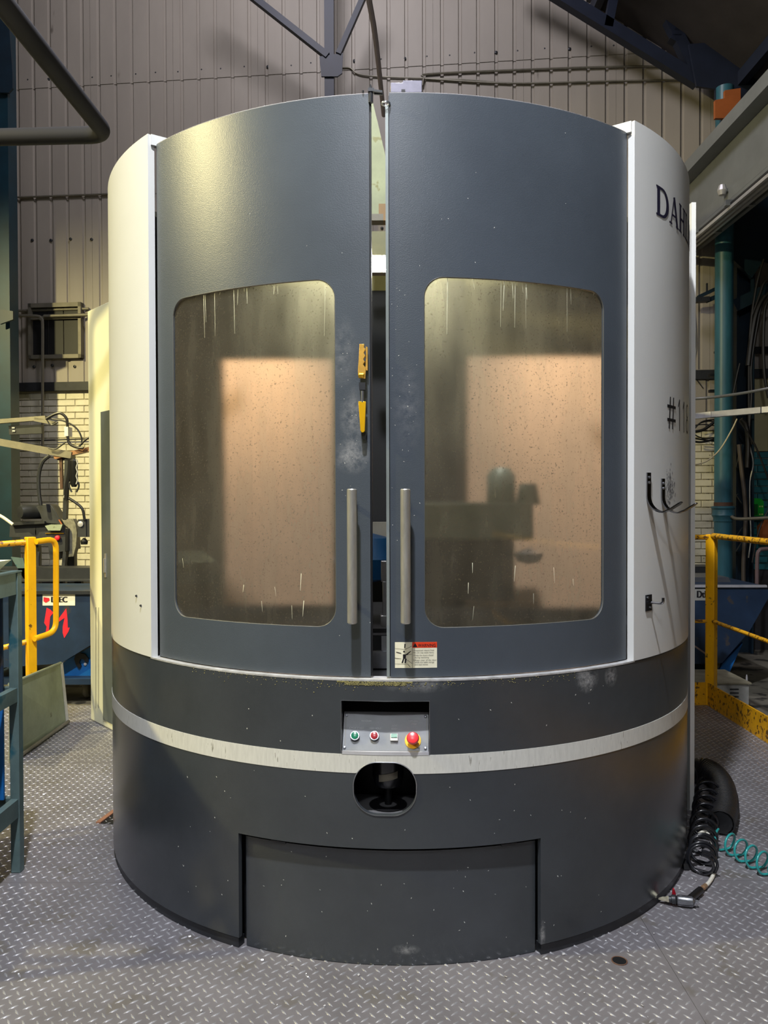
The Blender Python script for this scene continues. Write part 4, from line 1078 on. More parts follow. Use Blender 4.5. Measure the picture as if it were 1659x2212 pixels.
SY = 2.98
fx_, fy_ = FL(30, 1888).x, SY
xr = P(38, 1300, SY).x; xl2 = -2.25; yn = 2.25; zt = P(20, 1237, SY).z
sd = thing('steel_stand', 'blue-green steel frame stand at the lower left edge', 'stand', (xl2, yn, 0))
lw = .036
for x, y in ((xr - lw, SY), (xl2, SY), (xr - lw, yn), (xl2, yn)):
    MB().box((x, y, .001), (x + lw, y + lw, zt - .002)).build('leg', m_stand, sd, bevel=.002)
zf = lambda y: P(20, y, SY).z
for z0, z1, nm in ((zf(1284), zt, 'top_rail'), (zf(1516), zf(1486), 'middle_rail'), (zf(1765), zf(1726), 'lower_rail')):
    MB().box((xl2 + lw, SY + .004, z0), (xr - lw, SY + lw - .004, z1)).build(nm, m_stand, sd); MB().box((xl2 + lw, yn + .004, z0), (xr - lw, yn + lw - .004, z1)).build(nm, m_stand, sd)
    MB().box((xr - lw + .004, yn + lw, z0), (xr - .004, SY, z1)).build(nm, m_stand, sd); MB().box((xl2 + .004, yn + lw, z0), (xl2 + lw - .004, SY, z1)).build(nm, m_stand, sd)
MB().box((xl2, yn, zt), (xr + .002, SY + lw, zt + .006)).build('top_plate', m_stand, sd)
MB().box((xl2 + .05, SY - .03, zf(1510)), (xr - lw - .01, SY - .02, zf(1290))).build('back_panel', m_bin, sd)
MB().box((xl2 + .05, SY - .03, zf(1722)), (xr - lw - .01, SY - .02, zf(1525))).build('back_panel', m_blue, sd)
MB().box((xl2 + lw, yn + lw, zf(1765)), (xr - lw, SY, zf(1755))).build('shelf', m_dark, sd)
ty = MB(); o = P(0, 1234, SY - .12); x1 = -1.456; zb_ = zt + .0065
bt = [(-1.95, SY - .22), (x1 - .012, SY - .22), (x1 - .012, SY - .02), (-1.95, SY - .02)]; tp_ = [(-1.97, SY - .25), (x1 + .022, SY - .25), (x1 + .022, SY + .01), (-1.97, SY + .01)]
ty.add([(x, y, zb_) for x, y in bt] + [(x, y, zb_ + .042) for x, y in tp_] + [(x * .995 - .004, y, zb_ + .042) for x, y in tp_] + [(x, y, zb_ + .004) for x, y in bt],
       [(3, 2, 1, 0), (0, 1, 5, 4), (1, 2, 6, 5), (2, 3, 7, 6), (3, 0, 4, 7), (4, 5, 9, 8), (5, 6, 10, 9), (6, 7, 11, 10), (7, 4, 8, 11), (8, 9, 13, 12), (9, 10, 14, 13), (10, 11, 15, 14), (11, 8, 12, 15), (12, 13, 14, 15)])
tag(ty.build('parts_tray', m_cream, smooth=None), 'shallow cream tray resting on top of the steel stand', 'tray')

# ------------------------------------------------------------------ electrical cabinet, left
C1, C2 = Vector((-1.925, 5.09, 0)), Vector((-1.39, 4.505, 0)); dC = (C2 - C1).normalized(); nC = Vector((dC.y, -dC.x, 0)); nC = -nC if nC.y > 0 else nC
ec = thing('electrical_cabinet', 'tall cream electrical cabinet with a grey door strip standing left of the machine', 'cabinet', (C1.x, C1.y, 0))
MB().prism([C1 + Vector((0, 0, .002)), C2 + Vector((0, 0, .002)), C2 - nC * .55 + Vector((0, 0, .002)), C1 - nC * .55 + Vector((0, 0, .002))], (0, 0, 2.665)).build('body', m_cream, ec, bevel=.004)
def onC(px, py, off=0.0):
    d = ray(px, py); o_ = C1 + nC * off; tt = (o_.x * nC.x + o_.y * nC.y) / (d.x * nC.x + d.y * nC.y); p = d * tt; p.z += CAM_H; return p
a = onC(219, 890); b = onC(240, 886); zlo = onC(222, 1553).z
MB().prism([Vector((a.x, a.y, zlo)), Vector((C2.x, C2.y, zlo)) , Vector((C2.x, C2.y, a.z)), a], nC * .006).build('door', M('cabinet_grey', (82, 88, 88), .4), ec, bevel=.001)
h0, h1 = onC(228, 1247, .008), onC(228, 1196, .008)
MB().obox((h0 + h1) / 2, dC * .011, nC * .003, Vector((0, 0, (h1.z - h0.z) / 2))).obox((h0 + h1) / 2 + nC * .006, dC * .006, nC * .006, Vector((0, 0, (h1.z - h0.z) / 2 - .03))).build('handle', m_brush, ec)
for x in (207, 213):
    p, q = onC(x, 1312, .001), onC(x, 1530, .001); MB().bar(p, q, .004, .002, side=nC).build('seam', m_conduit, ec)
MB().lathe([(.015, 0), (.015, .02), (.006, .03)], onC(234, 647) + Vector((0, .05, .0)), n=10).build('lifting_eye', m_galv, ec)

# ------------------------------------------------------------------ skips
def lettering(body, x0, y0, x1, y1, Y, name, mat, par):
    vs, fs = textmesh(body, 1.0); xm = max(p[0] for p in vs); ym = max(p[1] for p in vs); a, b = P(x0, y1, Y), P(x1, y0, Y)
    mb = MB()
    for dx in (0, .004, .008): mb.add([(a.x + dx + (b.x - a.x - .008) * p[0] / xm, Y - dx * .02, a.z + (b.z - a.z) * p[1] / ym) for p in vs], fs)
    o_ = mb.build(name, mat, par, smooth=None); o_['kind'] = 'stuff'; return o_
Ys = 6.2
sk1 = thing('tipping_skip', 'dark blue tipping skip daubed with a red mark, behind the left guardrail', 'skip', (P(120, 1278, Ys).x, Ys, ZG), 'tipping skips')
pprism(MB(), [(-40, 1278), (330, 1278), (330, 1330), (200, 1391), (131, 1433), (-40, 1446)], Ys, .62).build('hopper', m_bin, sk1)
pprism(MB(), [(-45, 1277), (335, 1277), (335, 1284), (-45, 1284)], Ys - .02, .03).build('rim', m_dark, sk1)
pprism(MB(), [(120, 1440), (200, 1395), (300, 1395), (300, 1474), (120, 1474)], Ys + .12, .03).build('rocker_plate', m_blue, sk1)
pprism(MB(), [(160, 1424), (163, 1415), (172, 1411), (183, 1413), (190, 1422), (190, 1430), (184, 1430), (180, 1424), (173, 1424), (171, 1432), (175, 1440), (171, 1444), (164, 1436)], Ys + .10, .02).build('latch_hook', m_black, sk1)
MB().lathe([(.012, 0), (.012, .012)], P(185, 1434, Ys + .12), (0, -1, 0), n=10).build('pivot_bolt', m_galv, sk1)
pprism(MB(), [(-40, 1467), (330, 1467), (330, 1479), (-40, 1479)], Ys, .62).build('base_frame', m_bin, sk1)
for x in (20, 290):
    for yy in (Ys + .02, Ys + .52): MB().box((P(x, 1480, Ys).x, yy, ZG + .001), (P(x, 1480, Ys).x + .08, yy + .08, P(x, 1479, Ys).z)).build('foot', m_dark, sk1)
MB().lathe([(.07, -.025), (.085, -.01), (.085, .01), (.07, .025)], Vector((P(190, 1490, Ys + .25).x, Ys + .25, ZG + .086)), (1, 0, 0), n=18).build('castor', m_conduit, sk1)
pprism(MB(), [(92, 1284), (162, 1284), (162, 1308), (92, 1308)], Ys - .003, .002).build('sign_plate', m_label, sk1)['label'] = 'scratched white maker plate'
pprism(MB(), [(94, 1290), (106, 1292), (107, 1297), (99, 1302), (94, 1299)], Ys - .006, .002).build('red_emblem', m_red, sk1)
lettering('DtEC', 109, 1289, 146, 1301, Ys - .005, 'sign_lettering', m_ink, sk1)
cv = lambda L_: [(x / 3.69, 1050 + y / 3.69) for x, y in L_]
for poly in ([(372, 970), (402, 985), (426, 1010), (400, 1040), (392, 1120), (385, 1195), (360, 1190), (372, 1120), (352, 1090), (362, 1030)], [(452, 1078), (528, 975), (538, 1060), (540, 1130), (556, 1128), (545, 1160), (512, 1212), (500, 1170), (500, 1120), (515, 1050), (468, 1082)]):
    pprism(MB(), cv(poly), Ys - .0015, .001).build('red_mark', m_red, sk1)
Yr = 6.4
sk2 = thing('tipping_skip', 'dark navy tipping skip behind the right guardrail post', 'skip', (P(1560, 1278, Yr).x, Yr, ZG), 'tipping skips')
pprism(MB(), [(1330, 1266), (1655, 1266), (1664, 1284), (1620, 1362), (1560, 1432), (1330, 1440)], Yr, .95).build('hopper', m_bin, sk2)
pprism(MB(), [(1325, 1264), (1657, 1264), (1658, 1269), (1325, 1269)], Yr - .02, .03).build('rim', m_galv, sk2)
pprism(MB(), [(1330, 1248), (1574, 1247), (1582, 1265), (1330, 1266)], Yr + .3, .4).build('hopper_lid', M('lid_grey', (70, 72, 76), .4), sk2)
pprism(MB(), [(1330, 1474), (1590, 1474), (1590, 1484), (1330, 1484)], Yr, .9).build('base_frame', m_bin, sk2)
pprism(MB(), [(1560, 1434), (1605, 1388), (1568, 1470), (1545, 1472)], Yr + .1, .03).build('rocker_plate', m_blue, sk2)
for yy in (Yr + .05, Yr + .8): MB().box((P(1575, 1480, Yr).x, yy, ZG + .001), (P(1575, 1480, Yr).x + .07, yy + .07, P(1575, 1484, Yr).z)).build('foot', m_dark, sk2)
pbar(MB(), 1470, 1375, 1545, 1426, Yr - .12, Yr - .12, 3.5, .012).build('lever', M('pink_grey_rod', (150, 128, 120), .4), sk2)
pprism(MB(), [(1470, 1272), (1545, 1272), (1545, 1297), (1470, 1297)], Yr - .003, .002).build('sign_plate', M('grey_sign', (150, 150, 145), .5), sk2)
lettering('DtEC', 1504, 1276, 1541, 1291, Yr - .005, 'sign_lettering', m_ink, sk2)
pprism(MB(), [(1490, 1277), (1501, 1279), (1498, 1287), (1490, 1289)], Yr - .006, .002).build('red_emblem', m_red, sk2)

# pale louvred floor box on the right
fb = thing('floor_box', 'low pale metal floor box with a louvred front beyond the right toe board', 'box', (2.6, 6.1, ZG))
bx0, bx1 = 2.32, P(1618, 1500, 5.93).x; zt_ = P(1600, 1477, 5.93).z
MB().box((bx0, 5.93, ZG + .001), (bx1, 6.36, zt_)).build('body', M('pale_grey_metal', (176, 176, 172), .5, .1, .2, 12), fb, bevel=.004)
MB().box((bx0 - .01, 5.91, zt_), (bx1 + .01, 6.38, zt_ + .012)).build('lid', M('dusty_lid', (140, 134, 112), .6, 0, .3, 10), fb)
for k in range(3): pprism(MB(), [(1577, 1488 + 8 * k), (1596, 1488 + 8 * k), (1596, 1490.5 + 8 * k), (1577, 1490.5 + 8 * k)], 5.925, .004).build('louvre', m_dark, fb)
MB().lathe([(.008, 0), (.008, .04), (.004, .06)], P(1613, 1474, 6.0), n=8).build('peg', m_galv, fb)

# ------------------------------------------------------------------ coils of hose on the platform
def helix(path, R0, r, pitch, n=None, seg=18, name='coil', mat=None, par=None, wob=0.0, sides=7):
    pth = smoothpath(path, 24); L_ = [0.0]
    for i in range(1, len(pth)): L_.append(L_[-1] + (pth[i] - pth[i - 1]).length)
    tot = L_[-1]; N_ = int(tot / pitch * seg); pts = []; prev = Vector((0, 0, 1))
    for k in range(N_ + 1):
        s = tot * k / N_; i = 1
        while i < len(L_) - 1 and L_[i] < s: i += 1
        f_ = (s - L_[i - 1]) / max(1e-9, L_[i] - L_[i - 1]); p = pth[i - 1].lerp(pth[i], f_); tg = (pth[i] - pth[i - 1]).normalized()
        u = (prev - tg * prev.dot(tg)).normalized(); prev = u; v = tg.cross(u); a = 2 * math.pi * k / seg; rr = R0 * (1 + wob * math.sin(s * 37))
        q_ = p + (u * math.cos(a) + v * math.sin(a)) * rr; q_.z = max(q_.z, r + .0027); pts.append(q_)
    return MB().tube(pts, r, n=sides).build(name, mat, par, smooth=1.2)
def fp(x, y, h): p = FL(x, y); p.z = h; return p
ah = thing('air_hose', 'black coiled air hose with a clear end, on the floor beside the machine', 'hose', fp(1520, 1800, 0))
R1 = .052
helix([FL(1516, 1868, R1), FL(1518, 1840, R1), FL(1521, 1790, R1), FL(1526, 1745, R1 + .01), FL(1531, 1700, R1 + .02)], R1, .0062, .082, seg=24, name='coil', mat=m_rubgl, par=ah, wob=.05)
helix([FL(1514, 1872, R1), FL(1516, 1830, R1), FL(1519, 1770, R1), FL(1524, 1715, R1)], R1 * .86, .0058, .090, seg=22, name='coil', mat=m_rubgl, par=ah)
hp_ = [fp(1510, 1842, .075), fp(1524, 1836, .075), fp(1540, 1850, .05), fp(1545, 1872, .02), fp(1541, 1895, .011), fp(1532, 1912, .011), fp(1524, 1921, .013)]
MB().tube(smoothpath(hp_, 6), .0072, n=10).build('clear_end', m_clearhose, ah)
e0 = hp_[-1]; e1 = fp(1513, 1933, .018)
MB().tube([e0, e0.lerp(e1, .5)], .009, n=10).tube([e0.lerp(e1, .45), e1], .0075, n=6).build('fitting', M('copper_fitting', (170, 140, 110), .35, .6), ah)
gn = thing('blow_gun', 'small metal air blow gun with a red trigger lying on the floor plate', 'air gun', fp(1470, 1955, 0))
g1 = fp(1489, 1956, .022)
MB().tube([e1, e1.lerp(g1, .9)], .0125, n=12).build('grip', m_rub, gn)
ax0, ax1 = fp(1462, 1958, .024), fp(1503, 1962, .024); dA = (ax1 - ax0).normalized()
MB().lathe([(.014, 0), (.0165, .004), (.0165, (ax1 - ax0).length - .012), (.012, (ax1 - ax0).length - .006)], ax0, dA, n=16).build('body', M('gun_body', (120, 122, 126), .3, .7), gn)
MB().lathe([(.006, 0), (.006, .014)], ax1 - dA * .006, dA, n=8).build('adjuster', m_steel, gn)
nz_ = fp(1422, 1951, .016); b0 = ax0
dN = (nz_ - b0).normalized(); LN = (nz_ - b0).length
MB().lathe([(.012, 0), (.016, .004), (.016, .016), (.012, .018), (.012, .026)], b0, dN, n=14).build('collar', m_dark, gn)
MB().lathe([(.011, .024), (.011, .032), (.0085, .036), (.0085, .046), (.003, LN)], b0, dN, n=6).build('nozzle', M('nickel_nozzle', (210, 205, 180), .3, .8), gn)
MB().prism([P(1449, 1945, fp(1456,1950,.03).y), P(1461, 1945, fp(1456,1950,.03).y), P(1460, 1930, fp(1456,1950,.03).y), P(1457, 1920, fp(1456,1950,.03).y), P(1454, 1921, fp(1456,1950,.03).y), P(1453, 1935, fp(1456,1950,.03).y)], (0, .008, 0)).build('trigger', M('red_trigger', (150, 18, 34), .4), gn, bevel=.001)
MB().tube(roundpath([ax0 + Vector((0, -.004, .018)), ax1 + Vector((-.01, -.004, .018)), ax1 + Vector((-.002, -.004, 0)), ax1 + Vector((-.01, -.006, -.016)), ax0 + Vector((0, -.006, -.016))], .01), .0022, n=6).build('guard_wire', m_chrome, gn)
sh_ = MB().obox(fp(1483, 1875, .014), (.018, 0, 0), (0, .02, 0), (0, .003, .010)).build('hose_clip', m_black); tag(sh_, 'small black clip lying beside the foot of the coiled hose', 'clip')

bh = thing('spiral_hose', 'fat black close-wound spiral hose arched behind the coiled air hose', 'hose', fp(1560, 1740, 0))
R2 = .052
c1 = [FL(1480, 1672, R2), FL(1500, 1664, R2), FL(1524, 1662, R2 + .01), FL(1548, 1678, R2 + .01), FL(1563, 1706, R2 + .005), FL(1567, 1742, R2 + .003), FL(1558, 1778, R2 + .003)]
helix(c1, R2, .0052, .0165, seg=14, name='coil', mat=m_rub, par=bh, sides=5)
MB().tube(smoothpath(c1, 10), R2 * .86, n=16).build('hose_core', m_black, bh)
th_ = thing('coil_hose', 'teal coiled air hose trailing to the right across the floor', 'hose', fp(1600, 1840, 0))
helix([FL(1552, 1812, .04), FL(1580, 1824, .04), FL(1610, 1842, .04), FL(1645, 1862, .04), FL(1700, 1892, .04)], .040, .0048, .056, seg=26, name='coil', mat=m_tealhose, par=th_)

# ------------------------------------------------------------------ pipes, cables and trunking at the right
def T(label, cat, name, mat, pts, rpx, Y=None, group=None, sub=5, n=8):
    o_ = ptube(MB(), pts, rpx, n=n, sub=sub, Y=Y).build(name, mat); tag(o_, label, cat, group); return o_
tk = thing('cable_trunking', 'bright galvanised cable trunking crossing in front of the teal column', 'trunking', P(1540, 898, 6.6))
a, b = P(1440, 905.5, 6.75), P(1540, 895.5, 6.45); c_ = P(1648, 886, 6.1); d_ = P(1760, 876, 5.8)
for p, q_ in ((a, b), (b, c_), (c_, d_)):
    dd_ = (q_ - p).normalized(); MB().bar(p + dd_ * .004, q_ - dd_ * .004, .06, .046).build('trunking_length', m_galv, tk)
for p in (b, c_): MB().bar(p - Vector((.01, 0, 0)), p + Vector((.012, 0, 0)), .064, .05).build('joint', m_dark, tk)
T('sagging grey hose running above the bright trunking', 'hose', 'sagging_hose', M('grey_hose', (96, 98, 100), .35), [(1470, 862, 7), (1520, 860, 6.9), (1580, 853, 6.7), (1640, 843, 6.5), (1720, 826, 6.3)], 3.2)
T('cream cable looping down across the teal column', 'cable', 'cream_cable', M('cream_cable', (196, 184, 150), .5), [(1592, 905, 7.6), (1580, 930, 7.6), (1556, 970, 7.6), (1530, 994, 7.6), (1505, 1003, 7.6), (1480, 1003, 7.6)], 1.6)
for k, pts in enumerate(([(1492, 936), (1515, 912), (1545, 906)], [(1492, 940), (1506, 918), (1530, 910), (1550, 913)], [(1490, 920), (1520, 917), (1548, 920)], [(1492, 934), (1520, 928), (1550, 906)], [(1496, 925), (1500, 938), (1520, 947), (1548, 945)], [(1490, 946), (1520, 950), (1550, 954)], [(1490, 952), (1515, 955), (1548, 948)])):
    T(('looped black cable, uppermost in the tangle left of the teal column', 'black cable arching through the top of the cable tangle', 'thin straight black cable near the top of the cable tangle', 'thickest black cable slanting up through the tangle left of the teal column', 'slack black cable looping low in the cable tangle', 'black cable crossing the lower part of the cable tangle', 'lowest black cable of the tangle left of the teal column')[k], 'cable', 'tangled_cable', m_cable, pts, (1.6, 1.2, 1.2, 3.2, 1.4, 1.8, 2.4)[k], Y=8.35, group='tangled cables behind the machine')
for k, (x0, x1) in enumerate(((1529, 1524), (1536, 1532))):
    T(('wider upright beige pipe on the white bricks left of the teal column', 'thin upright pipe squeezed between the wider pipe and the teal column')[k], 'pipe', 'wall_pipe', m_conduit, [(x0, 985), (x0 - 1, 1080), (x1, 1222)], (3.6, 1.6)[k], Y=8.55, group='wall pipes by the column')
for k, pts in enumerate(([(1493, 1183), (1510, 1180), (1525, 1165)], [(1493, 1187), (1512, 1184), (1525, 1172)], [(1493, 1203), (1508, 1206), (1523, 1202)], [(1493, 1208), (1508, 1213), (1523, 1211)])):
    T(('topmost thin wire against the white bricks, just under the yellow rail', 'second thin wire below the yellow rail on the white bricks', 'third thin wire hanging on the white bricks', 'lowest thin wire hanging on the white bricks')[k], 'wire', 'wire_loop', m_cable, pts, .7, Y=8.6, group='thin wire loops')
T('long thin cable hanging beside the rear white panel', 'cable', 'hanging_cable', m_cable, [(1496, 655), (1501, 700), (1503, 750), (1494, 785), (1500, 812), (1519, 839)], .9, Y=8.5)
T('brown-grey pipe bending down the dark stanchion', 'pipe', 'bent_pipe', M('brown_grey_pipe', (78, 70, 62), .45), [(1596, 960), (1599, 990), (1603, 1025), (1608, 1065), (1611, 1110), (1609, 1160), (1606, 1215), (1606, 1262)], 4.4, Y=8.0)
for k, pts in enumerate(([(1652, 640), (1640, 660), (1630, 690), (1622, 740), (1616, 790)], [(1660, 632), (1646, 655), (1636, 700), (1626, 760), (1622, 800), (1623, 860), (1618, 930), (1624, 960)], [(1650, 560), (1638, 600), (1630, 640), (1622, 700), (1618, 780), (1618, 930)],
                         [(1662, 645), (1652, 668), (1649, 720), (1649, 770), (1652, 815), (1660, 860)], [(1598, 785), (1592, 810), (1584, 850)], [(1601, 905), (1612, 920), (1616, 960), (1614, 1010)], [(1665, 600), (1650, 612), (1640, 640), (1625, 680)])):
    T(('thick black cable curving in from the upper right to the navy stanchion', 'long black cable running all the way down beside the navy stanchion', 'black cable hanging closest along the navy stanchion top', 'isolated black cable hanging at the right edge over the pale cladding', 'short thin grey-black cable on the face of the navy stanchion', 'thick short black cable below the bright trunking', 'black cable arching at the right edge above the knee brace')[k], 'cable', 'power_cable', m_cable, pts, (5.5, 3.2, 2.6, 3.4, 1.8, 5, 3)[k], Y=8.0, group='power cables on the stanchion')
T('thin white cable running down beside the power cables', 'cable', 'white_cable', M('white_cable', (200, 200, 190), .5), [(1620, 760), (1620, 880), (1618, 950), (1627, 1000), (1620, 1040), (1620, 1100), (1622, 1160), (1617, 1205)], 1.3, Y=8.05)
T('slanting black stay running down to the teal bricks from the stanchion', 'cable', 'stay_wire', m_cable, [(1598, 910), (1630, 960), (1662, 1040)], 2.0, Y=7.9)
T('slanting black rod in front of the teal bricks', 'rod', 'black_rod', m_cable, [(1662, 1096), (1640, 1145), (1625, 1215)], 1.8, Y=7.8)
T('grey horizontal bar leading right from the column collar', 'bar', 'collar_bar', m_conduit, [(1580, 1116, 8.0), (1600, 1121, 7.9), (1690, 1117, 7.6)], 3.6)
T('pink-grey pipe with an elbow at the right edge above the skip', 'pipe', 'elbow_pipe', M('pink_grey_pipe', (112, 92, 92), .5), [(1700, 1184, 7.6), (1650, 1186, 7.6), (1640, 1190, 7.6), (1636, 1204, 7.6), (1635, 1262, 7.6), (1634, 1330, 7.6)], 4.2)
gb = thing('junction_box', 'bright green electrical box on the teal bricks', 'junction box', P(1636, 1096, 8.35))
pprism(MB(), [(1622, 1115), (1622, 1079), (1630, 1076), (1644, 1077), (1650, 1084), (1650, 1115)], 8.3, .12).build('housing', m_greenbox, gb)
pprism(MB(), [(1622, 1112), (1622, 1089), (1637, 1089), (1637, 1112)], 8.29, .01).build('recess', M('dark_green_plastic', (8, 90, 34), .4), gb)
for x, y in ((1641, 1094), (1646, 1094), (1641, 1111), (1646, 1111)): MB().lathe([(.009, 0), (.009, .006)], P(x, y, 8.3), (0, -1, 0), n=8).build('screw', M('pale_green', (190, 225, 130), .5), gb)
ob = MB().box(P(1647, 1165, 8.2), P(1662, 1137, 8.2) + Vector((0, .12, 0))).prism([P(1647, 1137, 8.2), P(1662, 1122, 8.2), P(1662, 1137, 8.2)], (0, .12, 0)).build('orange_housing', m_orange)
tag(ob, 'orange pointed housing at the right edge above the yellow rail', 'housing')
lb_ = thing('wall_bracket', 'dark pipe and bracket between machine and teal column, high up', 'bracket', P(1520, 645, 8.3))
pbar(MB(), 1480, 650, 1530, 647, 8.3, 8.3, 10, .08).build('pipe_end', m_dark, lb_); pbar(MB(), 1508, 642, 1550, 622, 8.3, 8.3, 7, .04).build('stay', m_tealdk, lb_)
pbar(MB(), 1526, 650, 1550, 640, 8.3, 8.3, 9, .04).build('stay', m_tealdk, lb_); pbar(MB(), 1527, 632, 1527, 612, 8.3, 8.3, 3, .02).build('pin', m_dark, lb_)
for y in (811, 845): tag(pbar(MB(), 1532, y, 1550, y, 8.2, 8.2, 6, .05).build('cable_cleat', m_black), ('upper small black cleat on the left of the teal column' if y < 820 else 'lower small black cleat on the left of the teal column'), 'cleat', 'cleats on the teal column')
tag(pbar(MB(), 1622, 757, 1680, 756, 8.4, 8.4, 15, .03).build('dark_rail', m_black), 'short dark rail on the cladding at the far right', 'rail')
tag(MB().box(P(1470, 1247, 7.6), (P(1545, 1240, 7.6).x, 7.9, ZG + .001)).box(P(1470, 1224, 7.62), P(1545, 1246, 7.62) + Vector((0, .26, 0))).build('dark_trough', m_dark), 'dark trough between right skip and wall', 'trough')

# ------------------------------------------------------------------ wall conduits
cd_ = 0.07
def wtube(pts, rpx, label, group=None, name='wall_conduit', mat=None, d=.05, sub=4):
    q_ = [WPX(x, y, d) for x, y in pts]; r_ = rpx * 9 / FPX
    o_ = MB().tube(smoothpath(q_, sub) if len(q_) > 2 else q_, r_, n=6).build(name, mat or m_conduit); tag(o_, label, 'conduit', group)
wtube([(18, 427), (236, 419)], 2.2, 'thin horizontal conduit on the cladding left of the machine')
wtube([(738, 146), (757, 147), (775, 160), (830, 166), (1000, 172), (1100, 181)], 1.8, 'thin wavy cable on the cladding above the machine, from the post')
wtube([(912, 185), (916, 168), (926, 160), (1100, 152), (1300, 145), (1490, 143)], 2.2, 'upper of two long conduits on the upper right cladding')
wtube([(918, 170), (1100, 180), (1300, 176), (1490, 172)], 2.2, 'lower of two long conduits on the upper right cladding')
wtube([(16, 672), (192, 667)], 3, 'pale horizontal conduit across the top of the louvred window')
wtube([(20, 682), (80, 683), (88, 690), (92, 700), (92, 800), (92, 968)], 3.4, 'grey pipe turning down across the louvred window and bricks', d=.14)
wtube([(95, 683), (192, 680)], 3.6, 'short horizontal pipe just above the louvred window panes', d=.12)
wtube([(5, 865), (28, 866), (37, 872), (38, 900), (40, 918)], 1.8, 'thin black conduit dropping down the bricks by the left column', mat=m_cable)
wtube([(20, 852), (21, 930), (24, 950), (60, 952), (195, 948)], 1.6, 'thin black conduit along the bricks at arm height', mat=m_cable)

# ------------------------------------------------------------------ the sawing machine and service arms at the left
Yl = 7.3
ar = thing('service_arm', 'grey overhead service arm carrying cables and a hanging chain grab, left background', 'service arm', P(100, 975, Yl))
pbar(MB(), -60, 915, 100, 903, Yl, Yl, 9, .05).build('channel', m_conduit, ar); pbar(MB(), 76, 906, 120, 915, Yl, Yl, 8, .05).build('channel', m_conduit, ar)
pbar(MB(), 22, 930, 92, 927, Yl + .05, Yl + .05, 19, .05).build('side_plate', m_dark, ar)
for x, y in ((26, 924), (27, 931)): pbar(MB(), x, y, x + 6, y, Yl + .02, Yl + .02, 3, .01).build('slot', m_galv, ar)
pbar(MB(), -60, 944, 158, 984, Yl, Yl, 15, .10).build('main_arm', m_conduit, ar); pbar(MB(), 120, 988, 215, 966, Yl, Yl, 9, .08).build('cross_arm', M('copper_pipe', (150, 110, 80), .4, .3), ar)
pprism(MB(), [(120, 985), (155, 985), (152, 994), (124, 994)], Yl, .1).build('mounting_plate', m_dark, ar)
MB().box(P(139, 942, Yl - .1), P(156, 924, Yl)).build('socket_box', m_cloth, ar)
for pts, r_ in (([(100, 905), (118, 895), (132, 893), (144, 905), (146, 925)], 3), ([(112, 905), (140, 910), (165, 925), (176, 945), (176, 962)], 1.8), ([(146, 942), (150, 958), (165, 966), (180, 968)], 3), ([(170, 965), (185, 950), (200, 940)], 2.2), ([(100, 905), (110, 918), (125, 912)], 1.4), ([(142, 955), (120, 970), (105, 968)], 1.6)):
    ptube(MB(), pts, r_, Y=Yl - .08).build('cable', m_cable, ar)
pbar(MB(), 132, 990, 134, 1056, Yl, Yl, 6, .03).build('hanger_bar', M('brown_bar', (70, 44, 30), .6), ar)
pbar(MB(), 146, 985, 141, 1122, Yl, Yl, 8, .05).build('drop_pole', m_dark, ar)
ptube(MB(), [(152, 990), (150, 1020), (145, 1050), (143, 1080)], 5, Y=Yl - .05).build('cable_bundle', m_rub, ar)
MB().lathe([(.02, 0), (.035, .03), (.035, .24), (.02, .26)], P(160, 1052, Yl - .1), n=12).build('grab_cylinder', m_rub, ar)
for sgn in (-1, 1): ptube(MB(), [(160 + 3 * sgn, 1046), (160 + 9 * sgn, 1038 + 4), (160 + 10 * sgn, 1052), (160 + 5 * sgn, 1063)], 2, Y=Yl - .1).build('grab_claw', m_dark, ar)
MB().tube([P(166, 992 + 9 * k, Yl - .12) + Vector(((.006 if k % 2 else -.006), 0, 0)) for k in range(7)], .006, n=6).build('chain', m_galv, ar)
MB().lathe([(.022, 0), (.022, .02)], P(144, 1073, Yl - .03), (0, -1, 0), n=14).build('swivel', m_galv, ar)
ptube(MB(), [(107, 984), (92, 998), (84, 1025), (84, 1060), (88, 1092)], 4.2, Y=Yl - .1).build('flexible_conduit', m_dark, ar)
ptube(MB(), [(148, 1076), (165, 1087), (178, 1100), (183, 1124)], 3, Y=Yl - .05).build('cable', m_cable, ar)
ptube(MB(), [(-40, 1100), (0, 1114), (28, 1133)], 3.4, Y=Yl - .5).build('white_lever', m_cloth, ar)
mc = thing('grinding_machine', 'dark belt-driven grinding machine with round motor against the bricks, left background', 'machine', P(95, 1180, Yl))
pprism(MB(), [(22, 1131), (78, 1129), (78, 1160), (20, 1160)], Yl, .4).build('table', m_mach, mc); pprism(MB(), [(26, 1128), (96, 1126), (96, 1131), (22, 1135)], Yl - .05, .5).build('table_top', m_dark, mc)
pprism(MB(), [(76, 1130), (100, 1130), (140, 1134), (143, 1190), (128, 1192), (128, 1208), (108, 1210), (104, 1180), (76, 1176)], Yl, .35).build('frame', m_mach, mc)
MB().lathe([(.02, -.13), (.055, -.125), (.066, -.09), (.066, .09), (.05, .10)], P(70, 1106, Yl), Vector((.55, .83, 0)), n=20).build('motor', m_dark, mc)
pprism(MB(), [(78, 1095), (90, 1089), (106, 1089), (113, 1094), (136, 1133), (92, 1129), (86, 1110)], Yl - .02, .16).build('belt_guard', m_mach, mc, bevel=.004)
pprism(MB(), [(126, 1123), (128, 1122), (134, 1132), (132, 1133)], Yl - .03, .01).build('reflector', m_orange, mc)
pprism(MB(), [(97, 1136), (110, 1133), (135, 1133), (130, 1146), (104, 1146)], Yl - .04, .04).build('worn_pan', m_green_sheet, mc)
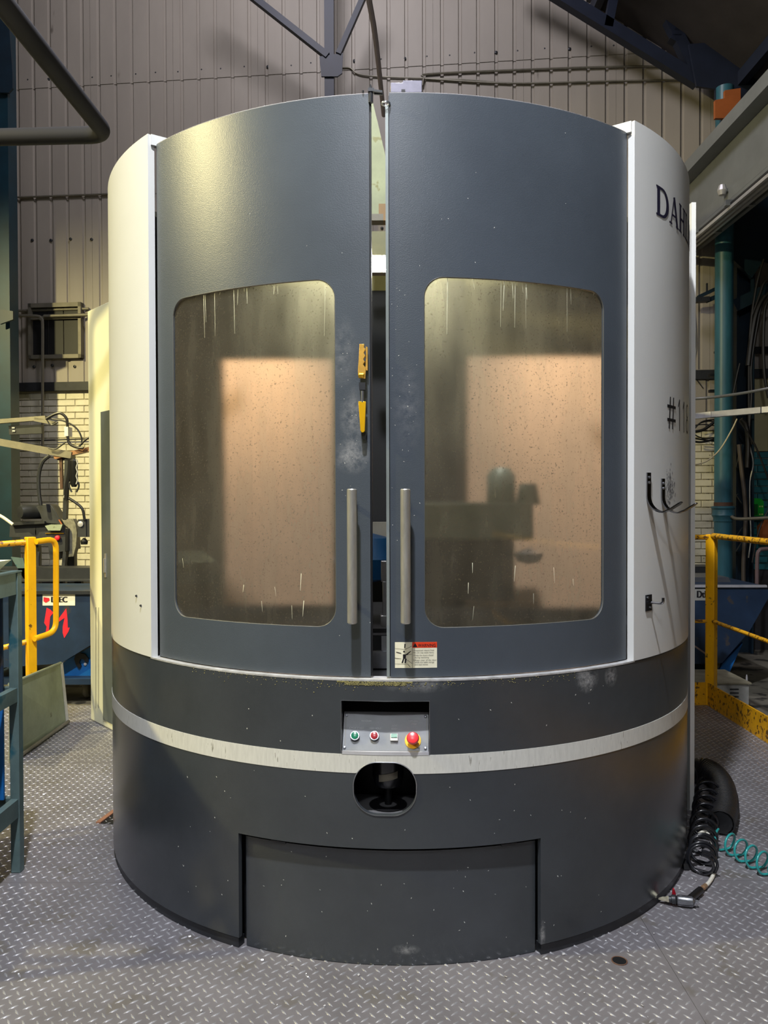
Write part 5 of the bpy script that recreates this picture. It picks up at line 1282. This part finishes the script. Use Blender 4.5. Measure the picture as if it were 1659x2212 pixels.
pprism(MB(), [(133, 1121), (158, 1121), (163, 1132), (166, 1150), (164, 1180), (158, 1202), (148, 1203), (150, 1180), (148, 1140), (140, 1134)], Yl - .02, .08).build('wheel_guard', M('scratched_guard', (120, 118, 105), .5, .2, .4, 30), mc)
pprism(MB(), [(141, 1140), (147, 1142), (147, 1190), (140, 1192)], Yl - .06, .1).build('belt_cover', m_rub, mc, bevel=.004)
pprism(MB(), [(168, 1122), (185, 1122), (186, 1160), (168, 1160)], Yl - .05, .1).build('switch_box', m_mach, mc); pprism(MB(), [(185, 1121), (200, 1121), (200, 1160), (186, 1160)], Yl - .04, .1).build('switch_box', m_dark, mc)
MB().lathe([(.026, 0), (.026, .012), (.012, .016)], P(174.5, 1132, Yl - .05), (0, -1, 0), n=14).build('dial', m_galv, mc)
MB().lathe([(.03, 0), (.035, .03), (.01, .06)], P(182, 1176, Yl - .02), n=10).build('cable_gland', m_rub, mc)
MB().lathe([(.024, 0), (.022, .02), (.01, .028)], P(125, 1162, Yl - .01), (0, -1, 0), n=16).build('red_button', m_red, mc)
MB().bar(P(98, 1152, Yl - .01), P(138, 1152, Yl - .01), .006, .006).build('trim_strip', m_brass, mc)
ptube(MB(), [(84, 1192), (82, 1215), (86, 1240), (94, 1256)], 3.4, Y=Yl - .05).build('leg_pipe', m_mach, mc)
pbar(MB(), 142, 1190, 133, 1275, Yl, Yl, 7, .05).build('leg', m_mach, mc)
for x in (40, 120): MB().box((P(x, 0, Yl).x, Yl + .15, ZG + .001), (P(x, 0, Yl).x + .07, Yl + .22, P(x, 1160, Yl).z)).build('leg', m_mach, mc)
tag(pprism(MB(), [(23, 1203), (50, 1206), (62, 1262), (50, 1248)], Yl - .3, .02).build('chute_plate', m_stand), 'tilted grey chute plate behind the left guardrail post', 'chute')
cvr = thing('conveyor', 'dark low conveyor trough in front of the grinding machine', 'conveyor', P(120, 1250, 6.9))
pprism(MB(), [(-40, 1228), (330, 1226), (330, 1250), (-40, 1253)], 7.0, .24).build('side_rail', m_dark, cvr); pprism(MB(), [(-40, 1254), (330, 1252), (330, 1255), (-40, 1257)], 6.9, .3).build('lip', m_mach, cvr)
for x in (-20, 150, 310): MB().box((P(x, 0, 7.1).x, 7.1, ZG + .001), (P(x, 0, 7.1).x + .06, 7.16, P(x, 1255, 7.1).z)).build('leg', m_dark, cvr)
